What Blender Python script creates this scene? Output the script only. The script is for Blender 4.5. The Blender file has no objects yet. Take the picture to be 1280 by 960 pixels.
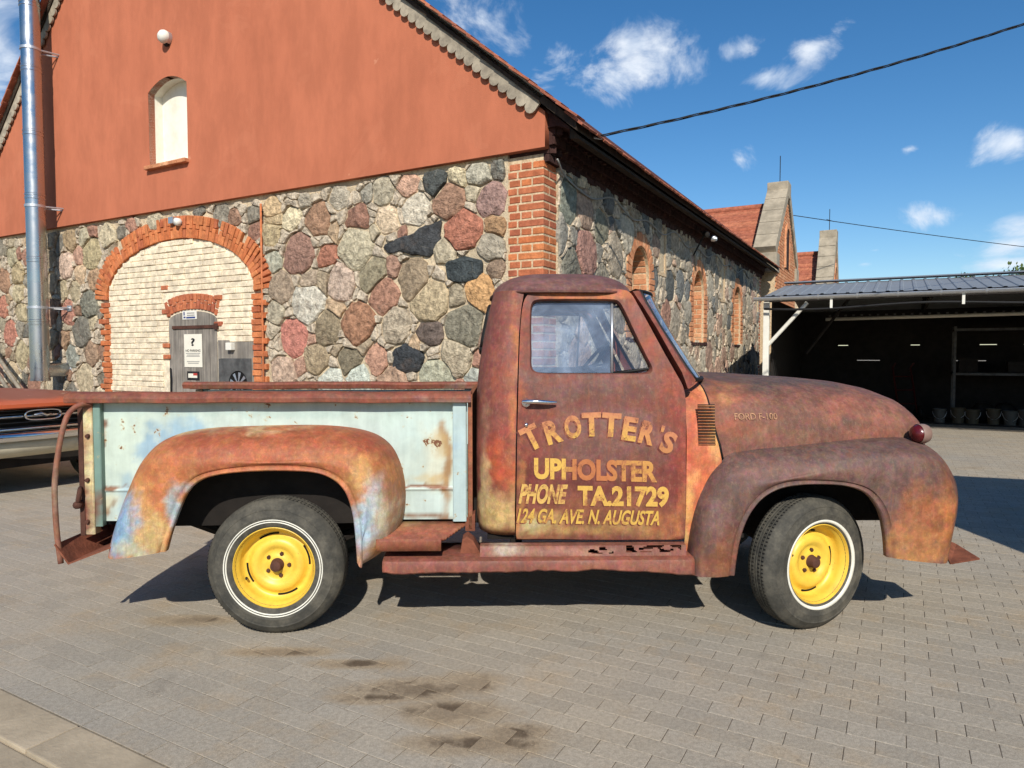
import bpy, bmesh, math, random
import numpy as np
from mathutils import Vector, Matrix, noise as mnoise
random.seed(7); np.random.seed(7)
scene = bpy.context.scene
# ---------------------------------------------------------------- camera, sky, sun, exposure
FPX, CAMH, PITCH = 860.0, 1.445, math.atan(37/860.0)
cam_data = bpy.data.cameras.new('camera'); cam = bpy.data.objects.new('camera', cam_data)
scene.collection.objects.link(cam)
cam.location = (0, 0, CAMH); cam.rotation_euler = (math.pi/2-PITCH, 0, 0)
cam_data.sensor_width = 36.0; cam_data.lens = 36.0*FPX/1280.0
cam_data.clip_start = 0.05; cam_data.clip_end = 2000
scene.camera = cam
SUN_EL = math.radians(35.5); SUN_AZ_X = -0.03
sun_dir = Vector((SUN_AZ_X*math.cos(SUN_EL), math.cos(SUN_EL), -math.sin(SUN_EL))).normalized()
sd = bpy.data.lights.new('sun', 'SUN'); sun = bpy.data.objects.new('sun', sd)
scene.collection.objects.link(sun)
sun.rotation_euler = sun_dir.to_track_quat('-Z', 'Y').to_euler(); sun.location = (2, -10, 12)
sd.energy = 4.6; sd.angle = math.radians(0.53); sd.color = (1.0, 0.945, 0.86)
world = bpy.data.worlds.new('World'); scene.world = world; world.use_nodes = True
scene.view_settings.view_transform = 'Standard'; scene.view_settings.look = 'None'
scene.view_settings.exposure = 0.12; scene.view_settings.gamma = 1.0
scene.view_settings.use_curve_mapping = False
cy = scene.cycles
cy.max_bounces = 6; cy.diffuse_bounces = 3; cy.glossy_bounces = 3; cy.transmission_bounces = 4; cy.transparent_max_bounces = 10
cy.caustics_reflective = False; cy.caustics_refractive = False; cy.adaptive_threshold = 0.02
world.cycles.sampling_method = 'MANUAL'; world.cycles.sample_map_resolution = 512

def ray(px, py):
    x = (px-640)/FPX; z = -(py-480)/FPX
    c, s = math.cos(PITCH), math.sin(PITCH)
    return Vector((x, c+z*s, z*c-s))

def build_world():
    nt = world.node_tree; N = nt.nodes; L = nt.links
    for n in list(N): N.remove(n)
    out = N.new('ShaderNodeOutputWorld'); bg = N.new('ShaderNodeBackground')
    sky = N.new('ShaderNodeTexSky'); sky.sky_type = 'NISHITA'; sky.sun_disc = False
    sky.sun_elevation = SUN_EL; sky.sun_rotation = math.radians(180+1.7)
    sky.altitude = 100; sky.air_density = 1.0; sky.dust_density = 0.35; sky.ozone_density = 3.2
    bg.inputs['Strength'].default_value = 0.11
    tc = N.new('ShaderNodeTexCoord')
    nz = N.new('ShaderNodeTexNoise'); nz.inputs['Scale'].default_value = 9.0
    nz.inputs['Detail'].default_value = 6; nz.inputs['Roughness'].default_value = 0.62
    nz.inputs['Distortion'].default_value = 0.5
    mp = N.new('ShaderNodeMapping'); mp.inputs['Scale'].default_value = (1, 1, 1.35)
    L.new(tc.outputs['Generated'], mp.inputs['Vector']); L.new(mp.outputs['Vector'], nz.inputs['Vector'])
    def math_node(op, a, b=None, clamp=False):
        m = N.new('ShaderNodeMath'); m.operation = op; m.use_clamp = clamp
        for i, v in enumerate((a, b)):
            if v is None: continue
            if isinstance(v, (int, float)): m.inputs[i].default_value = v
            else: L.new(v, m.inputs[i])
        return m.outputs[0]
    # cumulus puffs: world directions with their angular sizes
    puffs = [(790, 82, .075, .040, 1.0), (830, 62, .05, .022, .5), (705, 72, .045, .035, .75), (620, 30, .06, .055, 1.0),
             (8, 75, .06, .06, 1.0), (-60, 60, .12, .10, 1.0), (20, 120, .03, .04, .6), (925, 200, .036, .020, .85), (955, 97, .05, .020, .5), (930, 62, .04, .02, .4), (1020, 58, .05, .022, .5), (1050, 38, .03, .016, .4),
             (1175, 270, .045, .018, 1.0), (1262, 175, .04, .024, 1.0), (1275, 280, .06, .025, 1.0),
             (1270, 305, .055, .020, .8), (1095, 313, .025, .008, .5), (1080, 330, .03, .008, .6), (1138, 186, .014, .007, .5), (1265, 330, .05, .012, .7),
             (1480, 200, .13, .06, 1.0), (1650, 330, .2, .05, 1.0), (-260, 200, .14, .06, 1.0), (-500, 20, .2, .1, 1.0), (1900, 40, .2, .1, 1.0)]
    acc = None
    for (px, py, ax, az, s) in puffs:
        d = ray(px, py).normalized()
        vs = N.new('ShaderNodeVectorMath'); vs.operation = 'SUBTRACT'
        L.new(tc.outputs['Generated'], vs.inputs[0]); vs.inputs[1].default_value = d
        vm = N.new('ShaderNodeVectorMath'); vm.operation = 'MULTIPLY'
        L.new(vs.outputs[0], vm.inputs[0]); vm.inputs[1].default_value = (1/ax, 1/ax, 1/az)
        ln = N.new('ShaderNodeVectorMath'); ln.operation = 'LENGTH'; L.new(vm.outputs[0], ln.inputs[0])
        v = math_node('SUBTRACT', 1.0, ln.outputs['Value'])
        v = math_node('MAXIMUM', v, -1.0)
        v = math_node('ADD', math_node('MULTIPLY', v, 0.42), (s-1)*0.26)
        acc = v if acc is None else math_node('MAXIMUM', acc, v)
    nv = math_node('MULTIPLY', math_node('SUBTRACT', nz.outputs['Fac'], 0.5), 1.75)
    dens = math_node('ADD', acc, nv)
    mr = N.new('ShaderNodeMapRange'); mr.interpolation_type = 'SMOOTHSTEP'
    mr.inputs['From Min'].default_value = 0.02; mr.inputs['From Max'].default_value = 0.52
    mr.inputs['To Min'].default_value = 0; mr.inputs['To Max'].default_value = 0.93
    L.new(dens, mr.inputs['Value'])
    # faint shading inside the clouds
    n2 = N.new('ShaderNodeTexNoise'); n2.inputs['Scale'].default_value = 22; n2.inputs['Detail'].default_value = 4
    L.new(mp.outputs['Vector'], n2.inputs['Vector'])
    cr = N.new('ShaderNodeValToRGB'); L.new(n2.outputs['Fac'], cr.inputs['Fac'])
    cr.color_ramp.elements[0].position = .3; cr.color_ramp.elements[0].color = (6.0, 6.9, 8.2, 1)
    cr.color_ramp.elements[1].position = .7; cr.color_ramp.elements[1].color = (8.6, 8.9, 9.3, 1)
    hs = N.new('ShaderNodeHueSaturation'); hs.inputs['Saturation'].default_value = 1.28; hs.inputs['Value'].default_value = 1.0
    L.new(sky.outputs['Color'], hs.inputs['Color'])
    mx = N.new('ShaderNodeMix'); mx.data_type = 'RGBA'
    L.new(mr.outputs[0], mx.inputs['Factor']); L.new(hs.outputs['Color'], mx.inputs['A']); L.new(cr.outputs['Color'], mx.inputs['B'])
    L.new(mx.outputs['Result'], bg.inputs['Color']); L.new(bg.outputs[0], out.inputs['Surface'])
build_world()

# ---------------------------------------------------------------- helpers
COL = scene.collection
def lin(c):
    r = []
    for v in c[:3]:
        v = v/255.0
        r.append(v/12.92 if v <= .04045 else ((v+.055)/1.055)**2.4)
    # what the camera shows is lit by a warm sun: the surface itself is a little greyer and lighter
    l = .25*r[0]+.6*r[1]+.15*r[2]
    return [min(.9, (l+(v-l)*.88)*.90*g) for v, g in zip(r, (1.0, .985, .905))]
def tag(o, label=None, cat=None, group=None, kind=None):
    if label: o['label'] = label
    if cat: o['category'] = cat
    if group: o['group'] = group
    if kind: o['kind'] = kind
    return o
def empty(name, loc=(0, 0, 0), rz=0, parent=None):
    o = bpy.data.objects.new(name, None); COL.objects.link(o); o.location = loc; o.rotation_euler = (0, 0, rz)
    o.empty_display_size = .2
    if parent: o.parent = parent
    return o
class MB:
    """collects shapes for ONE mesh"""
    def __init__(s): s.v = []; s.f = []
    def add(s, vs, fs):
        b = len(s.v); s.v += [tuple(v) for v in vs]; s.f += [tuple(i+b for i in f) for f in fs]; return s
    def box(s, x0, x1, y0, y1, z0, z1):
        vs = [(x, y, z) for z in (z0, z1) for y in (y0, y1) for x in (x0, x1)]
        return s.add(vs, [(0, 2, 3, 1), (4, 5, 7, 6), (0, 1, 5, 4), (2, 6, 7, 3), (0, 4, 6, 2), (1, 3, 7, 5)])
    def post(s, x0, x1, y0, y1, z0, z1, n=48, c=.004):
        lp = [(x0+c, y0), (x1-c, y0), (x1, y0+c), (x1, y1-c), (x1-c, y1), (x0+c, y1), (x0, y1-c), (x0, y0+c)]
        b = len(s.v); s.grid([[(x, y, z0+(z1-z0)*i/n) for x, y in lp] for i in range(n+1)], closed_u=True)
        s.f.append(tuple(b+k for k in range(8))); s.f.append(tuple(b+n*8+k for k in range(8))); return s
    def prism(s, poly, axis, a0, a1):
        """closed polygon (2D list) extruded along axis 'x','y','z'"""
        n = len(poly)
        def p(u, v, a): return {'x': (a, u, v), 'y': (u, a, v), 'z': (u, v, a)}[axis]
        vs = [p(u, v, a0) for u, v in poly]+[p(u, v, a1) for u, v in poly]
        fs = [tuple(range(n)), tuple(range(2*n-1, n-1, -1))]+[(i, i+n, (i+1) % n+n, (i+1) % n) for i in range(n)]
        return s.add(vs, fs)
    def grid(s, rows, closed_u=False, closed_v=False, skip=None):
        R = len(rows); Cn = len(rows[0]); vs = [p for r in rows for p in r]; fs = []
        for i in range(R if closed_v else R-1):
            for j in range(Cn if closed_u else Cn-1):
                if skip and skip(i, j): continue
                a = i*Cn+j; b = i*Cn+(j+1) % Cn; c = ((i+1) % R)*Cn+(j+1) % Cn; d = ((i+1) % R)*Cn+j
                fs.append((a, b, c, d))
        return s.add(vs, fs)
    def tube(s, pts, r, n=8, cap=True):
        pts = [Vector(p) for p in pts]; rows = []
        rr = r if isinstance(r, (list, tuple)) else [r]*len(pts)
        prev = None
        for i, p in enumerate(pts):
            t = (pts[min(i+1, len(pts)-1)]-pts[max(i-1, 0)]).normalized()
            if prev is None:
                up = Vector((0, 0, 1)) if abs(t.z) < .9 else Vector((1, 0, 0)); a = t.cross(up).normalized()
            else: a = (prev-t*prev.dot(t)).normalized()
            prev = a; b = t.cross(a)
            rows.append([p+(a*math.cos(2*math.pi*k/n)+b*math.sin(2*math.pi*k/n))*rr[i] for k in range(n)])
        base = len(s.v); s.grid(rows, closed_u=True)
        if cap:
            s.f.append(tuple(base+k for k in range(n))[::-1]); s.f.append(tuple(base+(len(pts)-1)*n+k for k in range(n)))
        return s
    def lathe(s, prof, n=32, axis='y', c=(0, 0, 0)):
        """profile (r, a) turned about axis"""
        rows = []
        for r, a in prof:
            row = []
            for k in range(n):
                t = 2*math.pi*k/n; u, v = r*math.cos(t), r*math.sin(t)
                row.append({'y': (c[0]+u, c[1]+a, c[2]+v), 'z': (c[0]+u, c[1]+v, c[2]+a), 'x': (c[0]+a, c[1]+u, c[2]+v)}[axis])
            rows.append(row)
        return s.grid(rows, closed_u=True)
    def build(s, name, mat, parent=None, smooth=False, angle=None, bevel=None, recalc=True):
        me = bpy.data.meshes.new(name); me.from_pydata(s.v, [], s.f)
        if recalc or bevel:
            bm = bmesh.new(); bm.from_mesh(me)
            if bevel:
                ed = [e for e in bm.edges if e.is_manifold and e.calc_face_angle(0) > .6]
                bmesh.ops.bevel(bm, geom=ed, offset=bevel, segments=2, profile=.7, affect='EDGES', clamp_overlap=True)
            if recalc: bmesh.ops.recalc_face_normals(bm, faces=bm.faces)
            bm.to_mesh(me); bm.free()
        me.validate(); me.update()
        if smooth:
            me.polygons.foreach_set('use_smooth', [True]*len(me.polygons))
            if angle: me.set_sharp_from_angle(angle=math.radians(angle))
        if mat: me.materials.append(mat)
        o = bpy.data.objects.new(name, me); COL.objects.link(o)
        if parent: o.parent = parent
        return o
def inst(name, me, parent=None, loc=(0, 0, 0), rot=(0, 0, 0), scale=(1, 1, 1)):
    o = bpy.data.objects.new(name, me); COL.objects.link(o); o.location = loc; o.rotation_euler = rot; o.scale = scale
    if parent: o.parent = parent
    return o

# value noise, vectorised
_perm = np.random.RandomState(3).rand(64, 64, 64)
def vnoise(P):
    P = np.asarray(P, float); I = np.floor(P).astype(int); Fq = P-I; Fq = Fq*Fq*(3-2*Fq)
    r = 0
    for dx in (0, 1):
        for dy in (0, 1):
            for dz in (0, 1):
                w = (Fq[:, 0] if dx else 1-Fq[:, 0])*(Fq[:, 1] if dy else 1-Fq[:, 1])*(Fq[:, 2] if dz else 1-Fq[:, 2])
                r = r+w*_perm[(I[:, 0]+dx) % 64, (I[:, 1]+dy) % 64, (I[:, 2]+dz) % 64]
    return r
def fbm(P, oct=4):
    P = np.asarray(P, float); a = .5; s = 0; t = 0
    for k in range(oct): s = s+a*vnoise(P*2**k+17.3*k); t += a; a *= .55
    return s/t
def spline(pts, n=10, closed=False):
    pts = [np.array(p, float) for p in pts]; out = []; m = len(pts)
    for i in range(m if closed else m-1):
        p0 = pts[(i-1) % m] if closed or i > 0 else pts[0]*2-pts[1]
        p1 = pts[i]; p2 = pts[(i+1) % m]
        p3 = pts[(i+2) % m] if closed or i < m-2 else pts[-1]*2-pts[-2]
        for k in range(n):
            t = k/n
            out.append(.5*((2*p1)+(-p0+p2)*t+(2*p0-5*p1+4*p2-p3)*t*t+(-p0+3*p1-3*p2+p3)*t**3))
    if not closed: out.append(pts[-1])
    return out
def resample(pts, n, closed=False):
    P = np.array([np.array(p, float) for p in pts])
    if closed: P = np.vstack([P, P[:1]])
    d = np.r_[0, np.cumsum(np.linalg.norm(np.diff(P, axis=0), axis=1))]
    t = np.linspace(0, d[-1], n+1)[:-1] if closed else np.linspace(0, d[-1], n)
    return np.stack([np.interp(t, d, P[:, k]) for k in range(P.shape[1])], 1)

# ---------------------------------------------------------------- node material helper
class NM:
    def __init__(s, name):
        s.m = bpy.data.materials.new(name); s.m.use_nodes = True; nt = s.m.node_tree; s.N = nt.nodes; s.L = nt.links
        s.b = s.N['Principled BSDF']; s.out = s.N['Material Output']
        s._tc = None
    def tc(s, o='Object'):
        if not s._tc: s._tc = s.N.new('ShaderNodeTexCoord')
        return s._tc.outputs[o]
    def geo(s, o='Position'): return s.N.new('ShaderNodeNewGeometry').outputs[o]
    def info(s, o='Random'): return s.N.new('ShaderNodeObjectInfo').outputs[o]
    def put(s, sock, v):
        if hasattr(v, 'is_linked') or hasattr(v, 'links'): s.L.new(v, sock)
        elif isinstance(v, (tuple, list)) and len(v) == 3 and sock.type == 'RGBA': sock.default_value = (*v, 1)
        else: sock.default_value = v
    def noise(s, scale, detail=5, rough=.6, dist=0, vec=None, sc=None, o='Fac'):
        n = s.N.new('ShaderNodeTexNoise'); n.inputs['Scale'].default_value = scale; n.inputs['Detail'].default_value = min(detail, 4)
        n.inputs['Roughness'].default_value = rough; n.inputs['Distortion'].default_value = dist
        v = vec if vec is not None else s.tc()
        if sc: mp = s.N.new('ShaderNodeMapping'); mp.inputs['Scale'].default_value = sc; s.L.new(v, mp.inputs['Vector']); v = mp.outputs[0]
        s.L.new(v, n.inputs['Vector']); return n.outputs[o]
    def voro(s, scale, vec=None, o='Distance', feature='F1'):
        n = s.N.new('ShaderNodeTexVoronoi'); n.feature = feature; n.inputs['Scale'].default_value = scale
        s.L.new(vec if vec is not None else s.tc(), n.inputs['Vector']); return n.outputs[o]
    def ramp(s, fac, stops, interp='LINEAR'):
        r = s.N.new('ShaderNodeValToRGB'); s.L.new(fac, r.inputs['Fac']); e = r.color_ramp.elements; r.color_ramp.interpolation = interp
        while len(e) < len(stops): e.new(.5)
        for i, (p, c) in enumerate(stops):
            e[i].position = p; e[i].color = (c, c, c, 1) if isinstance(c, (int, float)) else (*c, 1)
        return r.outputs['Color']
    def rng(s, v, a, b, c=0., d=1.):
        m = s.N.new('ShaderNodeMapRange'); m.interpolation_type = 'SMOOTHSTEP'
        s.put(m.inputs['Value'], v)
        for k, x in zip(('From Min', 'From Max', 'To Min', 'To Max'), (a, b, c, d)): m.inputs[k].default_value = x
        return m.outputs[0]
    def mix(s, f, a, b, mode='MIX'):
        m = s.N.new('ShaderNodeMix'); m.data_type = 'RGBA'; m.blend_type = mode; m.clamp_factor = True
        s.put(m.inputs['Factor'], f); s.put(m.inputs['A'], a); s.put(m.inputs['B'], b); return m.outputs['Result']
    def math(s, op, a, b=None, c=None):
        m = s.N.new('ShaderNodeMath'); m.operation = op
        for i, v in enumerate((a, b, c)):
            if v is not None: s.put(m.inputs[i], v)
        return m.outputs[0]
    def scale(s, col, fac):
        """colour multiplied by a value socket"""
        v = s.N.new('ShaderNodeVectorMath'); v.operation = 'SCALE'; s.put(v.inputs[0], col); s.put(v.inputs['Scale'], fac); return v.outputs[0]
    def bump(s, h, strength=.4, dist=.01, prev=None):
        b = s.N.new('ShaderNodeBump'); b.inputs['Strength'].default_value = strength; b.inputs['Distance'].default_value = dist
        s.put(b.inputs['Height'], h)
        if prev is not None: s.L.new(prev, b.inputs['Normal'])
        return b.outputs[0]
    def attr(s, name, o='Color'):
        a = s.N.new('ShaderNodeAttribute'); a.attribute_name = name; return a.outputs[o]
    def fin(s, col=None, rough=None, metal=None, normal=None, spec=None):
        if col is not None: s.put(s.b.inputs['Base Color'], col)
        if rough is not None: s.put(s.b.inputs['Roughness'], rough)
        if metal is not None: s.put(s.b.inputs['Metallic'], metal)
        if spec is not None: s.put(s.b.inputs['Specular IOR Level'], spec)
        if normal is not None: s.L.new(normal, s.b.inputs['Normal'])
        return s.m
def plain(name, rgb, rough=.7, metal=0., var=.18, sc=6., bump=.15, bs=40., spec=.3):
    k = NM(name); n = k.noise(sc, 6, .65); v = k.rng(n, .25, .75, 1-var, 1+var)
    nb = k.noise(bs, 4, .6)
    return k.fin(k.scale(lin(rgb), v), rough, metal, k.bump(nb, bump, .006) if bump else None, spec)

MT = {}
def make_materials():
    # rough field stone, colour per stone
    k = NM('stone'); c = k.info('Color'); tcv = k.tc('Object')
    ad = k.N.new('ShaderNodeVectorMath'); ad.operation = 'ADD'; k.L.new(tcv, ad.inputs[0])
    sc = k.N.new('ShaderNodeVectorMath'); sc.operation = 'SCALE'; sc.inputs[0].default_value = (37, 91, 53); k.L.new(k.info('Random'), sc.inputs['Scale']); k.L.new(sc.outputs[0], ad.inputs[1])
    P = ad.outputs[0]
    hs = k.N.new('ShaderNodeHueSaturation'); hs.inputs['Saturation'].default_value = .86; hs.inputs['Value'].default_value = 1.17; k.L.new(c, hs.inputs['Color']); c = hs.outputs['Color']
    n1 = k.noise(3.2, 6, .65, .6, vec=P); n2 = k.noise(16, 6, .7, .2, vec=P); n3 = k.noise(75, 3, .6, 0, vec=P)
    col = k.scale(c, k.rng(n2, .28, .74, .52, 1.42))
    col = k.mix(k.rng(n1, .52, .75, 0, .45), col, k.scale(c, 1.45)); col = k.mix(k.rng(n1, .45, .25, 0, .4), col, lin((120, 96, 80)))
    vein = k.math('MULTIPLY', k.rng(k.voro(1.6, vec=P, feature='DISTANCE_TO_EDGE'), .0, .010, .5, 0), k.rng(n1, .5, .6))
    col = k.mix(k.math('MULTIPLY', vein, .3), col, lin((190, 180, 164)))
    col = k.mix(k.rng(n3, .62, .72, 0, .35), col, lin((60, 55, 50)))
    h = k.math('ADD', k.math('MULTIPLY', n2, .8), k.math('MULTIPLY', n3, .22))
    MT['stone'] = k.fin(col, .88, 0, k.bump(k.math('ADD', h, k.math('MULTIPLY', n1, 2.4)), 1.0, .036), .2)
    # lime mortar
    k = NM('mortar'); P = k.geo()
    n1 = k.noise(1.7, 6, .7, vec=P); n2 = k.noise(22, 6, .75, vec=P); n3 = k.noise(90, 3, .6, vec=P)
    col = k.mix(k.rng(n1, .35, .7), lin((234, 212, 180)), lin((204, 184, 156)))
    col = k.mix(k.rng(n2, .5, .66, 0, .45), col, lin((140, 124, 106))); col = k.mix(k.rng(n3, .6, .75, 0, .5), col, lin((210, 192, 165)))
    MT['mortar'] = k.fin(col, .95, 0, k.bump(k.math('ADD', n2, k.math('MULTIPLY', n3, .3)), .9, .03), .1)
    k = NM('pale_joint'); P = k.geo(); n2 = k.noise(30, 6, .7, vec=P)
    MT['pale_joint'] = k.fin(k.mix(k.rng(n2, .35, .7), lin((226, 200, 165)), lin((186, 156, 124))), .95, 0, k.bump(n2, .5, .01), .1)
    # brick: random per brick
    def brick(name, a, b, c3, dirt=.35, joint=None):
        k = NM(name); P = k.geo(); r = k.math('FRACT', k.math('ADD', k.info('Random'), k.geo('Random Per Island')))
        col = k.ramp(r, [(0., lin(a)), (.5, lin(b)), (1., lin(c3))])
        n1 = k.noise(9, 6, .7, vec=P); n2 = k.noise(60, 4, .65, vec=P)
        col = k.scale(col, k.rng(n1, .3, .72, .72, 1.22)); col = k.mix(k.rng(n2, .58, .72, 0, dirt), col, lin((92, 62, 50)))
        col = k.mix(k.rng(n1, .62, .75, 0, .35), col, lin((222, 188, 150)))
        return k.fin(col, .9, 0, k.bump(k.math('ADD', n2, n1), .6, .012), .15)
    MT['brick'] = brick('brick', (192, 104, 66), (206, 120, 78), (176, 94, 68), .25)
    MT['brick_orange'] = brick('brick_orange', (206, 112, 60), (220, 132, 76), (188, 100, 64), .3)
    MT['brick_pale'] = brick('brick_pale', (222, 150, 104), (212, 136, 92), (228, 168, 124), .2)
    MT['brick_dark'] = brick('brick_dark', (70, 48, 46), (80, 52, 49), (62, 45, 44))  # brick darkened so its colour carries the shade under the eaves
    MT['brick_cream'] = brick('brick_cream', (240, 223, 196), (246, 230, 204), (234, 216, 190), .1)
    MT['tile'] = brick('roof_tile_clay', (186, 106, 78), (170, 98, 76), (198, 120, 88), .4)
    MT['tile_dark'] = brick('roof_tile_aged', (110, 60, 50), (128, 68, 54), (90, 56, 52), .5)
    # painted render
    k = NM('stucco'); P = k.geo(); n1 = k.noise(.7, 5, .6, vec=P); n2 = k.noise(3.5, 6, .7, vec=P, sc=(1, 1, .35)); n3 = k.noise(120, 3, .6, vec=P)
    col = k.mix(k.rng(n1, .35, .7), lin((200, 114, 81)), lin((193, 109, 77))); col = k.scale(col, k.rng(n2, .3, .7, .90, 1.07)); col = k.mix(k.rng(k.noise(1.6, 5, .7, .6, vec=P, sc=(1, 1, .5)), .56, .74, 0, .2), col, lin((176, 94, 66))); col = k.mix(k.rng(k.noise(.9, 4, .7, 1.2, vec=P), .60, .63, 0, .12), col, lin((214, 132, 98)))
    spot = k.rng(k.noise(6, 3, .5, vec=P), .74, .78, 0, .35); col = k.mix(spot, col, lin((224, 160, 128)))
    MT['stucco'] = k.fin(col, .92, 0, k.bump(n3, .35, .006), .15)
    k = NM('whitewash'); P = k.geo(); n1 = k.noise(2.5, 6, .7, vec=P)
    MT['whitewash'] = k.fin(k.mix(k.rng(n1, .4, .75), lin((246, 242, 232)), lin((226, 220, 206))), .9, 0, k.bump(k.noise(60, 4, .6, vec=P), .3, .006), .15)
    # weathered timber
    def wood(name, a, b, axis=(1, 1, .06)):
        k = NM(name); P = k.tc('Object'); n1 = k.noise(28, 6, .7, .4, vec=P, sc=axis); n2 = k.noise(4, 5, .6, vec=P)
        col = k.mix(k.rng(n1, .3, .7), lin(a), lin(b)); col = k.scale(col, k.rng(n2, .3, .7, .8, 1.15))
        col = k.scale(col, k.math('ADD', .88, k.math('MULTIPLY', k.info('Random'), .24)))
        return k.fin(col, .85, 0, k.bump(n1, .45, .006), .15)
    MT['wood_grey'] = wood('wood_grey', (158, 150, 142), (122, 116, 112))
    MT['wood_board'] = wood('wood_board', (182, 170, 152), (140, 130, 118), (.3, .3, .3))
    MT['wood_dark'] = wood('wood_dark', (70, 58, 48), (48, 40, 36))
    MT['fan_plate'] = plain('fan_plate_metal', (92, 92, 94), .6, .2, .4, 9, .2)
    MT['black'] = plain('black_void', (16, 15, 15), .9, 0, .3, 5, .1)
    MT['dark_metal'] = plain('dark_metal', (40, 36, 34), .7, .3, .3, 8, .3)
    MT['steel'] = None
    k = NM('stainless'); P = k.tc('Object'); n1 = k.noise(5, 5, .6, vec=P); n2 = k.noise(40, 3, .6, vec=P, sc=(1, 1, .03))
    MT['steel'] = k.fin(k.mix(n1, (.56, .56, .56), (.44, .44, .44)), k.rng(n1, .3, .7, .22, .36), 1.0, k.bump(n2, .04, .004))
    k = NM('chrome'); MT['chrome'] = k.fin((.78, .78, .78), k.rng(k.noise(30, 4), .3, .8, .06, .28), 1.0)
    k = NM('galvanised'); MT['galv'] = k.fin(k.mix(k.noise(14, 4), (.62, .64, .66), (.48, .50, .52)), .42, .8)
    MT['white_paint'] = plain('white_paint', (232, 230, 224), .6, 0, .08, 6, .1)
    MT['rust'] = plain('rust', (132, 74, 52), .9, 0, .4, 9, .6, 60)
    MT['rust_dark'] = plain('rust_dark', (86, 54, 44), .92, 0, .4, 9, .6, 60)
    MT['cable'] = plain('cable', (28, 28, 30), .6, 0, .1)
    MT['cable_grey'] = plain('cable_grey', (150, 150, 150), .6, 0, .1)
    MT['rubber'] = plain('black_rubber', (26, 25, 25), .6, 0, .2, 8, .1)
    MT['underbody'] = plain('underbody', (34, 29, 26), .92, 0, .35, 6, .4)
    # thin dusty glass pane
    def glass(name, tint, dust, refl):
        k = NM(name); N, L = k.N, k.L
        tr = N.new('ShaderNodeBsdfTransparent'); tr.inputs['Color'].default_value = (*tint, 1)
        gl = N.new('ShaderNodeBsdfGlossy'); gl.inputs['Roughness'].default_value = .03; gl.inputs['Color'].default_value = (.95, .97, 1, 1)
        df = N.new('ShaderNodeBsdfDiffuse'); df.inputs['Color'].default_value = (.42, .52, .66, 1)
        lw = N.new('ShaderNodeLayerWeight'); lw.inputs['Blend'].default_value = .5
        fr = k.math('ADD', .045, k.math('MULTIPLY', k.math('POWER', lw.outputs['Facing'], 5.), .85))
        m1 = N.new('ShaderNodeMixShader'); m2 = N.new('ShaderNodeMixShader')
        L.new(k.rng(k.noise(5, 6, .65, .5), .3, .8, dust*.4, dust*1.9), m1.inputs[0]); L.new(tr.outputs[0], m1.inputs[1]); L.new(df.outputs[0], m1.inputs[2])
        L.new(k.math('MINIMUM', k.math('MULTIPLY', fr, refl), .9), m2.inputs[0]); L.new(m1.outputs[0], m2.inputs[1]); L.new(gl.outputs[0], m2.inputs[2])
        L.new(m2.outputs[0], k.out.inputs['Surface']); return k.m
    MT['glass_door'] = glass('glass_door', (.84, .92, 1.0), .25, 2.6)
    MT['glass_clear'] = glass('glass_clear', (.93, .95, .96), .04, 1.2)
    MT['glass_blue'] = glass('glass_screen', (.90, .94, .98), .10, 1.2)
make_materials()
# ---------------------------------------------------------------- frame of the old barn: x along the gable, y along the side wall
TH = math.radians(29.34)
U2 = Vector((math.cos(TH), -math.sin(TH), 0)); V2 = Vector((math.sin(TH), math.cos(TH), 0))
_r = ray(680, 443); CORNER = Vector((_r.x/_r.y*7.0, 7.0, 0))
def G(px, py, off=0.):
    """point of the gable plane (y = off) seen at a place of the photo -> (x, z)"""
    r = ray(px, py); k = (CORNER.dot(V2)+off)/r.dot(V2); p = r*k; return (p-CORNER).dot(U2), CAMH+p.z
def S(px, py, off=0.):
    r = ray(px, py); k = (CORNER.dot(U2)+off)/r.dot(U2); p = r*k; return (p-CORNER).dot(V2), CAMH+p.z
def loc2world(x, y, z): return CORNER+U2*x+V2*y+Vector((0, 0, z))
def world2loc(p): d = Vector(p)-CORNER; return d.dot(U2), d.dot(V2), p[2]

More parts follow.
